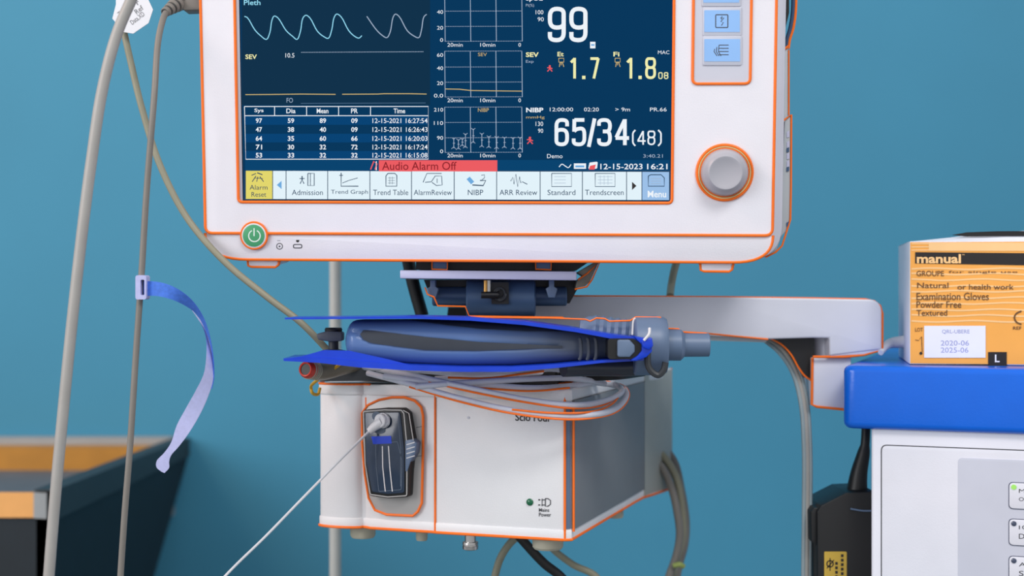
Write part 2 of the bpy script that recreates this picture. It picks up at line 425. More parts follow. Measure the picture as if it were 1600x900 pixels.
ptube(FM, [(1241, -90), (1241, -20), (1240, 20), (1236, 45), (1231, 62), (1229, 76)], 0.0021, M['gunblue'], hd, 0.03, seg=10)
prism(FM, [(1218, -90), (1233, -90), (1233, 20), (1227, 45), (1220, 58)], 0.028, 0.05, M['black'], hd)
hd = hd.build('side_handle', mon)
# orange piping
def pipe(F, pts3, name, parent, r=OR, closed=False, smooth=False):
    return tube(pts3, r, M['orange'], None, closed, 8, 6, smooth).build(name, parent)
mb = MB()
tube([LP(FM, x, z, 0.0) for x, z in upper], OR, M['orange'], mb, True, 8, smooth=False)
lowo = rpoly([(xl - 1 * px, zs), (xl - 1 * px, zb), (xr + 1 * px, zb), (xr + 1 * px, zs)], [0, 70 * px, 62 * px, 0], 10)
tube([LP(FM, x, z, 0.0012) for x, z in lowo], OR, M['orange'], mb, False, 8, smooth=False)
mb.build('edge_piping', mon)['label'] = 'orange piping round the bezel'
mb = MB(); tube([LP(FM, x, z, 0.0) for x, z in hole], OR, M['orange'], mb, True, 8, smooth=False)
mb.build('screen_piping', mon)['label'] = 'orange piping round the screen'
mb = MB()
ptube(FM, [(1223.5, -100), (1223.5, 78), (1222.5, 180), (1221, 300), (1217, 362), (1207, 385), (1185, 400)], 0.0006, M['orange'], mb, 0.0145, smooth=True)
ptube(FM, [(1232.5, 78), (1232.5, 180)], 0.0006, M['orange'], mb, 0.024, smooth=False)
ptube(FM, [(1224, 78), (1232, 72)], 0.0009, M['orange'], mb, 0.0235, smooth=False)
ptube(FM, [(1244, -90), (1244, -20), (1243, 20), (1239, 46), (1234, 62), (1232, 76)], 0.001, M['orange'], mb, 0.0285)
ptube(FM, [(1224.5, 188), (1236.5, 179), (1236, 290), (1235, 343), (1228, 365), (1222, 384), (1212, 394), (1196, 402)], 0.0007, M['orange'], mb, 0.0198, smooth=False)
mb.build('side_piping', mon)['label'] = 'orange piping along the right side'
# screen
scr = MB()
D = 0.0016
def q(x, y): p = FM.loc(x, y, D); return (p.x, p.z)
scl = FM.loc(380.5, 313, D).x; scr_r = FM.loc(1047.5, 313, D).x; scb = FM.loc(700, 313.5, D).z
prism_local(FM, [(sl - .001, sb - .001), (sr + .001, sb - .001), (sr + .001, st + .001), (sl - .001, st + .001)], D + 0.0004, 0.011, M['glass'], MB()).build('display_surround', mon)
prism_local(FM, [(sl - .0005, sb), (sl + 6.2 * px, sb), (sl + 6.2 * px, st), (sl - .0005, st)], 0.0008, 0.010, M['panelgrey'], MB(), 0.0002).build('screen_lip', mon)
ST_ = st - 6 * px
def lrect(x0, z0, x1, z1, d, m): scr.add([LP(FM, x0, z0, d), LP(FM, x1, z0, d), LP(FM, x1, z1, d), LP(FM, x0, z1, d)], [(0, 1, 2, 3)], m)
lrect(scl, scb, scr_r, ST_, D, M['s_bg'])
e = 0.00006
d1, d2, d3 = D - e, D - 2 * e, D - 3 * e
rect(FM, 378, -150, 672, 164, d1, M['s_bg2'], scr)
def t(s, x0, y0, x1, y1, m='s_white', b=0.0, d=None): text(FM, s, x0, y0, x1, y1, d3 if d is None else d, M[m], scr, b)
def ln(pts, wd=1.2, m='s_white', sub=0, d=None): stroke(FM, pts, wd, d2 if d is None else d, M[m], scr, sub=sub)
t('Pleth', 381, 0, 407, 8, 's_cyan', .01)
Z = lambda L, oy=0: [(x / 4.706 + 360, y / 4.706 + oy) for x, y in L]
ln(Z([(103,120),(125,130),(180,220),(225,265),(265,290),(290,240),(305,150),(322,118),(350,132),(410,225),(455,265),(490,290),(515,230),(532,135),(555,112),(585,132),(640,230),(685,268),(720,282),(745,220),(762,130),(782,103),(815,125),(870,225),(915,268),(945,280),(967,262)]), 1.5, 's_cyan', 4)
ln(Z([(1003,120),(1070,215),(1110,255),(1150,277),(1175,235),(1195,130),(1213,104),(1240,120),(1300,225),(1345,262),(1385,277),(1405,220),(1422,125),(1443,105)]), 1.5, 's_grey', 4)
t('SEV', 383.4, 85, 401.4, 92.4, 's_yel', .02); t('10.5', 446, 83, 460, 90, 's_white')
dash(FM, 470.5, 81.8, 661.7, 80.8, 1.0, d2, M['s_grey'], scr, 2.5, 1.8)
ln([(383.4,147.9),(425,147.6),(470,147),(524.3,147.5)], 1.3, 's_gold'); ln([(534.7,147.3),(590,147),(600,146.4),(640,146.4),(666.6,147)], 1.3, 's_gold')
t('FO', 447.8, 153, 457.7, 160.4, 's_grey'); ln([(470, 161.5), (665, 160.9)], 0.8, 's_dim')
# trend table
for k, (ya, yb) in enumerate(((181, 195), (209, 222.5), (236, 248.5))): rect(FM, 382.5, ya, 669, yb, d1, M['s_row'], scr)
ln([(381.9,166.4),(669.2,166.4),(669.2,248.6),(384,248.8),(381.9,166.4)], 1.2)
ln([(382.4,180.8),(669.2,180.8)], 1.2)
for x in (429, 479, 529, 578.9): ln([(x, 166.4), (x, 180.8)], 1.2)
for s, c in (('Sys', 404.6), ('Dia', 454.6), ('Mean', 504), ('PR', 553.8), ('Time', 624)):
    hw = 1.9 * len(s) + 1.5; t(s, c - hw, 169.5, c + hw, 177, 's_white', .015)
rows = [('97','59','89','09','12-15-2021 16:27:54'),('47','38','40','09','12-15-2021 16:26:43'),('64','35','60','66','12-15-2021 16:20:03'),('71','30','32','72','12-15-2021 16:17:24'),('53','33','32','32','12-15-2021 16:15:08')]
for (r, cy) in zip(rows, (188.6, 202.4, 216.4, 229.8, 242.6)):
    for s, c in zip(r[:4], (404.6, 454.6, 504.5, 553.8)): t(s, c - 5, cy - 3.8, c + 5, cy + 3.8, 's_white', .02)
    t(r[4], 582, cy - 3.8, 668, cy + 3.8, 's_white', .005)
# small trend charts
def chart(ys, labs, title, foot):
    for x in (694.8, 734.8, 774.8, 815.3): ln([(x, ys[0]), (x + 0.8, ys[-1])], 1.1, 's_grey')
    for y in ys: dash(FM, 695, y, 815.5, y - 0.4, 0.9, d2, M['s_grey'], scr, 2.6, 1.6)
    for y, s in labs: w_ = 4.8 * len(s); t(s, 692.4 - w_, y - 2.9, 692.4, y + 2.9, 's_white')
    if title: t(title[0], *title[1], 's_gold')
    for s, x0, x1 in (('20min', 699, 723), ('10min', 750.4, 774), ('0', 810, 814)): t(s, x0, foot, x1, foot + 6, 's_white')
chart([-8, 17.5, 41.4, 64.6], [(-4, '100'), (18.7, '40'), (43.5, '20'), (62.5, '0')], None, 67)
chart([80, 104.8, 128.5, 151.6], [(86, '60'), (106.5, '40'), (130, '20'), (149.5, '0.0')], ('SEV', (746.8, 82.4, 760.7, 87.8)), 153.7)
chart([167.5, 191.4, 215.3, 238.2], [(171.5, '210'), (192.3, '110'), (215.5, '90'), (236.5, '0')], ('NIBP', (746.8, 169, 763.8, 174.8)), 240)
ln([(696, 139), (718, 139.4), (735, 141.4), (775, 142), (815.5, 142.4)], 1.3, 's_gold')
Z4 = lambda x, y: (x / 4.1026 + 670, y / 4.1026 + 150)
for x, ya, yb in ((160,270,335),(190,278,340),(215,272,320),(235,242,330),(285,210,300),(340,240,325),(385,258,330),(435,262,335),(485,265,330),(540,268,338),(585,265,340)):
    ln([Z4(x, ya), Z4(x, yb)], 1.0, 's_grey'); ln([Z4(x - 13, ya - 4), Z4(x, ya + 8), Z4(x + 13, ya - 4)], 0.9, 's_grey'); ln([Z4(x - 15, yb + 4), Z4(x, yb - 10), Z4(x + 13, yb + 4)], 0.9, 's_grey')
    ln([Z4(x - 6, (ya + yb) / 2), Z4(x + 8, (ya + yb) / 2)], 0.9, 's_grey')
# readings
t('SpO2', 821.6, -6, 848, 3, 's_white', .02); t('PI(%)', 821.6, 6, 834.5, 11.7, 's_grey'); t('100', 837, 15.8, 849, 22.4); t('90', 840, 26.8, 849.6, 33.4)
digits(FM, '99', ((856, 884), (889.5, 918)), 10.5, 66, 6.6, d3, M['s_white'], scr)
rect(FM, 922, 65.3, 930.3, 75.6, d2, M['s_white'], scr); rect(FM, 923.5, 69, 929, 71.5, d3, M['s_sky'], scr)
t('SEV', 821.6, 81.7, 841.8, 89.2, 's_yel', .03); t('Exp', 821.6, 93.8, 833.8, 99.4, 's_grey')
t('Et', 871, 81, 880.8, 88.2, 's_yel', .02); t('Fi', 958.4, 81, 967.9, 88.2, 's_yel', .02)
for x in (873, 961): ln([(x, 91), (x + 8, 91), (x + 8, 97), (x, 97), (x, 91)], 1.1, 's_gold'); ln([(x + 1, 104.5), (x + 2, 98), (x + 6, 98), (x + 8, 104.5)], 1.2, 's_gold'); ln([(x + 4, 97), (x + 4, 102)], 1, 's_gold')
digits(FM, '1.7', ((889, 904), (909.5, 914), (921, 937)), 89.5, 123.6, 4.2, d3, M['s_yel'], scr); digits(FM, '1.8', ((977, 992), (997.5, 1002), (1008, 1025)), 89.5, 123.6, 4.2, d3, M['s_yel'], scr); digits(FM, '08', ((1028.5, 1035.5), (1037.3, 1044.3)), 112.8, 123.6, 1.6, d3, M['s_yel'], scr); t('MAC', 1028, 79, 1046, 84.6)
def man(x, y, s):
    flat(FM, circ(x, y - 3.6 * s, 1.7 * s, 10), d2, M['s_red'], scr)
    ln([(x - 4 * s, y - 1 * s), (x, y - 1.6 * s), (x + 4 * s, y + .5 * s)], 1.7, 's_red'); ln([(x, y - 2 * s), (x, y + 1.5 * s)], 2.6, 's_red', d=d3); ln([(x - 3.6 * s, y + 4.6 * s), (x, y + .6 * s), (x + 3.8 * s, y + 4.6 * s)], 1.9, 's_red')
man(859, 107, 1.0); man(828, 219.5, 1.15)
t('NIBP', 822, 168.2, 849, 175.5, 's_white', .03); t('mmHg', 822, 181, 851, 186.5, 's_gold'); t('130', 837, 190, 848.7, 197); t('90', 840.6, 201, 848.7, 207.6)
t('12:00:00', 859, 168, 895.5, 174); t('02:20', 912.5, 168, 935.7, 174); t('> 9m', 961.3, 168, 984.4, 174); t('PR.66', 1015.6, 168, 1041.7, 174)
digits(FM, '65/34', ((866.5, 889), (893.5, 916), (917, 932), (933, 956), (960, 984)), 184.5, 228.5, 5.8, d3, M['s_white'], scr); digits(FM, '(48)', ((987.5, 994), (995.5, 1009), (1011.5, 1024), (1027, 1034)), 204, 226.8, 2.5, d3, M['s_white'], scr)
t('Demo', 854.8, 240.7, 879, 247.2); t('3:40.21', 1005, 241, 1035.6, 246.4, 's_grey')
ln([(873.5, 261), (878, 256.5), (884, 260), (888, 262), (892.3, 257)], 1.4, 's_white', 4)
rect(FM, 896.7, 255.3, 915.7, 263.8, d2, M['s_white'], scr); rect(FM, 899, 258.5, 913, 261.5, d3, M['s_sky'], scr)
flat(FM, rpoly([(919, 264), (921, 254), (934, 252.5), (933, 263.5)], 2), d2, M['s_white'], scr); flat(FM, [(920, 265), (922, 259), (931, 257), (929, 265)], d3, M['s_red'], scr)
t('12-15-2023', 938, 255.8, 1004, 264.6, 's_white', .01); t('16:21', 1011, 255.8, 1043, 264.6, 's_white', .01)
# alarm strip and soft keys
rect(FM, 383, 250, 1046, 266.8, d1, M['s_bar'], scr)
rect(FM, 592, 250.4, 777, 268, d2, M['s_red'], scr); t('Audio Alarm Off', 597, 252.8, 713.5, 265.6, 's_rink', .004)
ln([(579, 265), (584, 252), (589, 256), (586, 265)], 2, 's_red'); ln([(588, 252), (588, 266)], 1.6, 's_white')
KY = lambda x: 266.8 + (x - 383) * 0.0028
seps = [383.5, 426, 447, 512, 578, 643, 709.7, 776, 844, 910, 979, 1003, 1046]
rect(FM, 382, 266.6, 1047.6, 312.8, d1, M['s_ink'], scr)
for i in range(12):
    x0, x1 = seps[i] + .6, seps[i + 1] - .6; m = 's_ybtn' if i == 0 else ('s_bbtn' if i == 11 else 's_btn')
    flat(FM, [(x0, KY(x0)), (x1, KY(x1)), (x1, KY(x1) + 44), (x0, KY(x0) + 44)], d2, M[m], scr)
def k(pts, wd=1.0, m='s_ink'): stroke(FM, pts, wd, d3, M[m], scr)
t('Alarm', 390, 289, 418, 296.5, 's_ink'); t('Reset', 393, 300, 416, 307.5, 's_ink')
k([(393, 274), (400, 271)], 1.3); k([(402, 270), (410, 273)], 1.6); k([(394, 284), (400, 275)], 1.3); k([(401, 284), (403, 276)], 1.1); k([(406, 276), (412, 284)], 1.3); k([(397, 278), (411, 279)], .9)
flat(FM, [(432.5, 289), (440, 282.5), (440, 295.5)], d3, M['s_sky'], scr)
for s, x0, x1 in (('Admission', 456, 504.5), ('Trend Graph', 517, 575), ('Trend Table', 583, 638), ('AlarmReview', 646.5, 706), ('NIBP', 731, 755), ('ARR Review', 780.5, 839.5), ('Standard', 855.5, 899), ('Trendscreen', 914, 974.5)):
    t(s, x0, 296.5, x1, 304.8, 's_ink')
k([(469, 287), (472, 281), (475, 287)], 1.6); k([(472, 275), (472, 282)], 1.8); k([(468, 279), (476, 279)], 1.3); k([(481, 271), (491, 271), (491, 290), (481, 290), (481, 271)], 1.4); k([(485, 271), (485, 290)], 1.1)
k([(533, 270), (533, 291), (560, 291)], 1.5); k([(535, 286), (545, 282), (552, 280), (559, 278)], 1.0); k([(530, 274), (536, 274)], 1.2)
k([(606, 271), (617, 271), (620, 274), (620, 291), (603, 291), (603, 275), (606, 271)], 1.4)
for y in (278, 282, 286): k([(606, y), (617, y)], .6)
for x in (609, 613): k([(x, 276), (x, 288)], .6)
k([(661, 285), (667, 271), (690, 271)], 1.2); k([(664, 285), (674, 284), (680, 275), (690, 275), (691, 289), (682, 290), (675, 285)], 1.2); k([(683, 279), (683, 286)], 1)
flat(FM, [(729, 280), (734, 276), (741, 284), (736, 288)], d3, M['s_sky'], scr); k([(738, 289), (755, 290), (759, 282), (750, 282)], 1.8); k([(752, 274), (757, 273), (757, 278), (753, 281)], 1)
k([(798, 283), (801, 277), (803, 288), (806, 272), (809, 292), (812, 276), (814, 286), (816, 284), (824, 288)], 1.2)
for x in (862, 930): k([(x, 271), (x + 31, 271), (x + 31, 291.5), (x, 291.5), (x, 271)], 1.2)
for y in (276, 281, 286): k([(866, y), (884, y)], .7, 's_grey'); k([(934, y), (957, y)], .7, 's_grey')
for x in (938, 944, 950): k([(x, 274), (x, 289)], .6, 's_grey')
flat(FM, [(987.5, 284), (994.5, 290.5), (987.5, 297)], d3, M['ink'], scr)
k([(1013, 275), (1017, 273), (1033, 273), (1038, 278), (1038, 291), (1013, 291), (1013, 275)], 1.4); t('Menu', 1012, 298, 1041, 308.5, 's_white', .02)
for y in (279, 283, 287): k([(1017, y), (1033, y)], .8, 's_grey')
scr = scr.build('screen', mon); scr['label'] = 'lit navy display with waveforms, readings and soft keys'
# control strip with soft-touch buttons
ca, cb_ = FM.loc(1082, 131), FM.loc(1172, 131); cpt = zt - 0.03
cp = rrect(ca.x, ca.z, cb_.x, cpt, 9 * px)
prism_local(FM, cp, -0.0004, 0.002, M['panelgrey'], MB()).build('control_strip', mon)
tube([LP(FM, x, z, -0.0003) for x, z in cp], OR, M['orange'], MB(), True, 8, smooth=False).build('strip_piping', mon)['label'] = 'orange piping round the control strip'
for (x0, y0, x1, y1) in ((1099, -32, 1155, 4), (1100.5, 16, 1156, 50), (1100.5, 61, 1156.5, 96)):
    b = prism(FM, rrect(x0 - 2.5, y0 - 5, x1 + 2.5, y1 + 6, 3), -0.0012, 0.001, M['cabpanel'], bev=0.0003)
    prism(FM, rrect(x0, y0, x1, y1, 1), -0.0014, 0.0, M['btnblue'], b)
    cx = (x0 + x1) / 2; cy = (y0 + y1) / 2; dd = -0.00146
    if y0 == 16:
        stroke(FM, rrect(cx - 10, cy - 10, cx + 9, cy + 10, 1.5), 1.5, dd, M['greyink'], b, True)
        stroke(FM, [(cx - 3, cy - 5), (cx + 3, cy - 5), (cx - 2, cy + 1), (cx + 2, cy + 2), (cx - 1, cy + 7)], 1.3, dd, M['greyink'], b); stroke(FM, [(cx, cy - 8), (cx - 1, cy - 2)], 1, dd, M['greyink'], b)
    elif y0 == 61:
        for q_ in range(4): stroke(FM, [(cx - 5, cy - 8 + q_ * 5), (cx + 10, cy - 8 + q_ * 5)], 1.3, dd, M['greyink'], b)
        for q_ in range(3): stroke(FM, [(cx - 5 - q_ * 3.4, cy - 8 + q_ * 3), (cx - 6 - q_ * 3.4, cy + 2), (cx - 2 - q_ * 3.0, cy + 9)], 1.2, dd, M['greyink'], b)
    else:
        stroke(FM, circ(cx, cy, 8, 20), 1.4, dd, M['whiteink'], b, True)
    b = b.build('membrane_button', mon)
# rotary knob
n_out = FM.M.to_3x3() @ Vector((0, -1, 0))
kc = FM.w(1132, 269.5, 0)
kn = lathe(kc, n_out, [(-.001, .0192), (.0006, .0192), (.0012, .0186), (.0012, .0176), (.0003, .0170)], M['knobring']).build('knob_base_ring', mon)
tube([kc + (FM.M.to_3x3() @ Vector((math.cos(a_ * PI / 24) * .0191, -.0008, math.sin(a_ * PI / 24) * .0191))) for a_ in range(48)], OR, M['orange'], MB(), True, 8, smooth=False).build('knob_piping', kn)['label'] = 'orange ring round the knob'
kb = lathe(kc, n_out, [(-.001, .0166), (.001, .0166), (.004, .0160), (.0085, .0150), (.0118, .0128), (.0128, .0114), (.0128, .0106), (.0121, .0092), (.0119, .0001)], M['knob']).build('rotary_knob', mon)
tube([kc + (FM.M.to_3x3() @ Vector((math.cos(a_ * PI / 24) * .0168, -.0012, math.sin(a_ * PI / 24) * .0168))) for a_ in range(48)], .0004, M['orange'], MB(), True, 6, smooth=False).build('inner_knob_piping', kn)
# power button
pc = FM.w(397.5, 368, 0.0)
pb = lathe(pc, n_out, [(-.002, .0092), (.0012, .0092), (.0018, .0086), (.0018, .0001)], M['case'], n=40)
lathe(pc, n_out, [(.001, .0079), (.0021, .0079), (.0023, .0074), (.0023, .0001)], M['green'], pb, n=40)
dd = -0.00238
stroke(FM, [(397.5 + 9 * math.sin(a_), 368.5 - 9 * math.cos(a_)) for a_ in [0.45 + k_ * (2 * PI - .9) / 24 for k_ in range(25)]], 1.7, dd, M['whiteink'], pb)
stroke(FM, [(397, 356.5), (397, 369)], 1.8, dd, M['whiteink'], pb)
pb = pb.build('power_button', mon); pb['label'] = 'round green power button'
tube([pc + (FM.M.to_3x3() @ Vector((math.cos(a_ * PI / 24) * .0094, -.0008, math.sin(a_ * PI / 24) * .0094))) for a_ in range(48)], .0009, M['orange'], MB(), True, 8, smooth=False).build('button_ring', pb)['label'] = 'orange ring'
ic = MB(); stroke(FM, circ(436.8, 384.8, 4.6, 20), 1.2, 0.0007, M['greyink'], ic, True); flat(FM, circ(436.8, 385, 1.4, 10), 0.0007, M['greyink'], ic)
rect(FM, 433, 375.3, 438, 376.6, 0.0007, M['knob'], ic)
stroke(FM, rrect(458.5, 382, 471.5, 387.5, 2.4), 1.5, 0.0007, M['greyink'], ic, True); flat(FM, rpoly([(462.5, 375), (467.8, 375), (467, 378), (465, 378.8), (463, 378)], .5), 0.0007, M['ink'], ic)
ic.build('indicator_icons', mon)
for (x0, x1, y0, y1) in ((388, 434, 402, 417), (1095, 1143, 407, 424)):
    f = prism(FM, rpoly([(x0, y0), (x1, y0), (x1, y1 - 1), (x0, y1 - 1)], [0, 0, 5, 5]), 0.004, 0.04, M['case'], bev=0.0006).build('foot', mon)
    ptube(FM, [(x0 - 1, y0 + 3), (x0, y1 - 2), (x0 + 5, y1), (x1 - 4, y1 + .5), (x1 + 1, y1 - 3), (x1 + 3, y0 + 5)], OR * .9, M['orange'], None, 0.0045, smooth=False).build('foot_piping', f)

# ------------------------------------------------------------------ tilt mount under the monitor
FT = Frame((0.0, 0.0, 1.2))
mt = thing('tilt_mount', 'blue-grey tilt mount with silver plate under the monitor', 'mount', loc=W(780, 494, 0.05))
prism(FT, [(625, 422), (901, 424), (901, 438), (625, 435)], 0.020, 0.13, M['steel'], bev=0.0008).build('top_plate', mt)
prism(FT, [(650, 404), (925, 406), (900, 423), (650, 421)], 0.035, 0.11, M['black']).build('adapter_block', mt)
for x0, x1 in ((675, 699), (837, 861)):
    f = prism(FT, [(x0, 400), (x1, 400), (x1, 421.5), (x0, 420.5)], 0.026, 0.05, M['gunblue'], bev=.0004).build('spacer', mt)
    tube([W(x, y, 0.0255) for x, y in ((x0, 408), (x0, 420.5), (x1, 421.5), (x1, 408))], .0006, M['orange'], MB(), False, 6, smooth=False).build('spacer_piping', f)
hp = prism(FT, [(662, 437), (900, 438), (902, 452), (890, 474), (690, 474), (668, 452)], 0.060, 0.11, M['black']).build('hinge_bracket', mt)
c = W(684, 463, 0.058)
lathe(c, (1, 0, 0), [(-.004, .0062), (-.003, .0072), (.095, .0072), (.096, .0062)], M['gunblue']).build('hinge_pin', mt)
c = W(729, 466, 0.054)
lathe(c, (1, 0, 0), [(0, .0128), (.001, .0137), (.0500, .0137), (.0510, .0128)], M['gunblue']).build('hinge_barrel', mt)
prism(FT, [(768, 441), (795, 441), (795, 475), (768, 475)], 0.0392, 0.06, M['black']).build('hinge_slot', mt)
for x in (676, 862):
    prism(FT, [(x - 4, 438), (x + 4, 438), (x + 4, 448), (x + 9, 451), (x + 5, 465), (x - 5, 465), (x - 9, 451), (x - 4, 448)], 0.034, 0.056, M['cuff'], bev=.0004).build('clamp_lug', mt)
bs = lathe(W(763, 438, 0.038), (0, 0, -1), [(0, .0022), (.011, .0022), (.0115, .0015)], M['chrome'], n=20)
lathe(W(758.5, 438, 0.036), (0, 0, -1), [(0, .0014), (.009, .0014), (.0095, .001)], M['brass'], bs, n=16)
bs.build('adjusting_screw', mt)['label'] = 'brass and nickel screw'
lathe(W(752, 461, 0.034), (1, 0, 0), [(0, .0025), (.012, .0025), (.013, .002)], M['black'], n=20).build('screw_lever', mt)
tube([W(781 + 10 * math.cos(a_ * PI / 10) * (1 - a_ * .012), 459 + 11 * math.sin(a_ * PI / 10) * (1 - a_ * .012), 0.0375) for a_ in range(36)], .0009, M['dark'], MB(), False, 8, smooth=False).build('coiled_wire', mt)
g = MB()
prism(FT, [(902, 426), (938, 405), (921, 441), (914, 447), (899, 450), (902, 438), (912, 432)], 0.03, 0.06, M['hoseolive'], g, bev=.0004)
g = g.build('side_gusset', mt)
tube([W(x, y, .0295) for x, y in ((903, 437), (918, 427), (938, 408), (925, 437), (917, 448), (898, 452))], .0007, M['orange'], MB(), False, 6, smooth=False).build('gusset_piping', g)
tube([W(x, y, .031) for x, y in ((664, 449), (668, 460), (678, 464), (684, 478), (727, 479), (733, 494), (800, 495), (880, 496))], .0006, M['orange'], MB(), False, 6, smooth=False).build('lower_piping', mt)['label'] = 'orange piping along the lower edge'

# ------------------------------------------------------------------ support arm
AY = 0.10
FA = Frame((0, 0, 1.2))
arm = thing('support_arm', 'white horizontal support arm with orange edging ending in a downward post', 'support arm', loc=W(1292, 638, AY + .03))
body = rpoly([(735, 466), (896, 463), (1120, 464), (1270, 466), (1378, 468), (1378, 546), (1296, 556), (1296, 528), (1268, 528), (1200, 530), (1040, 521), (735, 500)], [0, 0, 0, 0, 22, 4, 0, 0, 0, 0, 0, 0], 10)
prism(FA, body, AY, AY + 0.062, M['armwhite'], bev=0.003, segs=3).build('beam', arm)
c = W(1296, 527, AY + 0.03)
lathe(c + Vector((0, 0, .002)), (0, 0, -1), [(0, .0148), (.017, .0148)], M['armwhite']).build('pivot_collar', arm)
prism(FA, rpoly([(1296, 520), (1378, 520), (1378, 547), (1350, 554), (1296, 557)], 3), AY + .001, AY + 0.058, M['armwhite'], bev=0.002).build('elbow_block', arm)
prism(FA, rpoly([(1269, 559), (1330, 557), (1330, 642), (1269, 635)], [2, 0, 0, 4]), AY + .006, AY + 0.055, M['armwhite'], bev=0.0015).build('post', arm)
prism(FA, [(1040, 519), (1202, 529), (1196, 535), (1040, 530)], AY + .01, AY + 0.055, M['side']).build('cable_cover', arm)
blk = prism(FA, [(1206, 528), (1272, 528), (1272, 594), (1264, 592), (1248, 574), (1236, 553), (1222, 538)], AY + .012, AY + 0.05, M['black']).build('elbow_gusset', arm)
tube([W(x, y, AY + .0115) for x, y in ((1204, 529), (1222, 539), (1236, 554), (1248, 575), (1258, 588), (1267, 594))], .0007, M['orange'], MB(), False, 6).build('gusset_piping', blk)
mb = MB()
tube([W(x, y, AY + .002) for x, y in ((896, 463), (1120, 464.5), (1270, 466.5), (1352, 468), (1366, 471), (1375, 478), (1378.5, 490), (1378.5, 547), (1350, 554.5), (1320, 557.5), (1270, 557.5))], OR, M['orange'], mb, False, 8, smooth=False)
tube([W(x, y, AY + .0005) for x, y in ((1038, 517), (1105, 521), (1200, 530))], OR * .8, M['orange'], mb, False, 8, smooth=False)
tube([W(x, y, AY + .006) for x, y in ((1269.5, 559), (1268.5, 632), (1276, 635.5), (1330, 641))], OR, M['orange'], mb, False, 8, smooth=False)
mb.build('arm_piping', arm)['label'] = 'orange piping along the arm edges'

# ------------------------------------------------------------------ gas module
FG = Frame(W(890, 608, 0.0), yaw=18.8)
mod = thing('gas_module', 'white box-shaped gas analyser module with orange seams hanging below the arm', 'gas module', FG)
H0, H1 = -0.1067, 0.0
x_l = -0.1959
def ux(px_, d=0): return FG.loc(px_, 720, d).x
u562, u680, u572 = ux(562), ux(680), ux(578)
def plan(o=0.0):
    P = [(x_l - o, .20), (x_l - o, .012)]
    for k_ in range(9):      # bulged left column
        a_ = PI - k_ * PI / 8; cx_ = (x_l + u562) / 2; hw = (u562 - x_l) / 2
        P.append((cx_ + math.cos(a_) * (hw + o), .004 - math.sin(a_) * (.006 + o)))
    P += [(u562 + .003 + o, .0045 - o), (u562 + .008, .002 - o), (u680 - .002, .001 - o), (u680 + .002, -o), (-.006, -o), (-.003, .0005 - o), (0 + o, .003 - o)]
    P += [(0 + o, .19), (.0005 + o, .215), (.004 + o, .232), (.010 + o, .270), (.010 + o, .2815), (x_l + .03, .2815), (x_l + .03, .20)]
    return P
vprism(FG, plan(), H0 + .003, H1 - .002, M['modwhite'], bev=.0008).build('case', mod)
vprism(FG, [(x, y) for x, y in plan(.0012)], H1 - .0085, H1, M['modwhite'], bev=.0015, segs=3).build('top_cap', mod)
vprism(FG, [(x, y) for x, y in plan(.0008)], H0, H0 + .0075, M['modwhite'], bev=.001).build('bottom_tray', mod)
G = lambda x, y, z: FG.M @ Vector((x, y, z))
vprism(FG, [(.0004, .218), (.0024, .216), (.0055, .236), (.0118, .272), (.0118, .281), (.002, .281)], H0 + .002, H1 - .001, mat('rear_flange_plastic', (172, 174, 166), .5), bev=.0003).build('rear_flange', mod)['label'] = 'pale rear flange'
vprism(FG, [(.0002, .006), (.0022, .006), (.0022, .222), (.0002, .222)], H0 + .0075, H1 - .0085, M['modshaded'], bev=.0003).build('side_panel', mod)['label'] = 'side panel with shade put into its grey'
mb = MB()
tube([G(x_l - .0006, .010, H1 - .009), G(x_l - .0008, .010, H0 + .003)], OR, M['orange'], mb, False, 8, smooth=False)
tube([G(u562 + .003, .0045, H1 - .010), G(u562 + .003, .0045, H0 + .065)], OR * .55, M['orange'], mb, False, 8, smooth=False)
tube([G(u680, -.0002, H1 - .004), G(u680, -.0002, H0)], OR * .75, M['orange'], mb, False, 8, smooth=False)
tube([G(-.0035, 0, H1 - .006), G(-.0035, 0, H0 + .001)], OR * .85, M['orange'], mb, False, 8, smooth=False)
tube([G(.0018, .004, H1 - .012), G(.0018, .004, H0 + .006)], OR * .85, M['orange'], mb, False, 8, smooth=False)
tube([G(.0108, .2815, H1), G(.0108, .2815, H0)], OR * .8, M['orange'], mb, False, 8, smooth=False)
P = [p for p in plan(.0008)][1:-2]
tube([G(x, y, H0 + .0005) for x, y in P], OR, M['orange'], mb, False, 8, smooth=False)
P = [p for p in plan(.0010)][1:13]
tube([G(x, y, H1 - .0002) for x, y in P], OR * .8, M['orange'], mb, False, 8, smooth=False)
mb.build('seam_piping', mod)['label'] = 'orange piping along the seams'
vprism(FG, [(-.0029, .0004), (-.0004, .0020), (.0002, .0036), (-.0025, .003)], H0 + .008, H1 - .009, M['cuff']).build('corner_strip', mod)['label'] = 'teal-grey corner strip'
# printing
pr = MB()
text(FG, 'Scio Four', 805, 645.5, 861, 657.5, -.0004, M['ink'], pr, .01, 0.03)
pr.build('model_lettering', mod); pr = MB(); ps = pr
stroke(FG, [(846, 781), (852, 781)], 1.3, -.0004, M['greyink'], pr); stroke(FG, [(846, 789), (852, 789)], 1.3, -.0004, M['greyink'], pr); stroke(FG, [(841, 781), (844, 781)], 1.8, -.0004, M['ink'], pr); stroke(FG, [(841, 789), (844, 789)], 1.8, -.0004, M['ink'], pr)
stroke(FG, [(852, 779), (856, 779), (860, 782), (860, 788), (856, 791), (852, 791), (852, 779)], 1.4, -.0004, M['greyink'], pr); stroke(FG, [(847, 779), (847, 791)], 1.0, -.0004, M['greyink'], pr)
text(FG, 'Mains', 842, 794, 858, 799.5, -.0004, M['greyink'], pr, .01, .02); text(FG, 'Power', 842, 801, 861, 807, -.0004, M['greyink'], pr, .01, .02)
ps.build('power_symbol', mod)
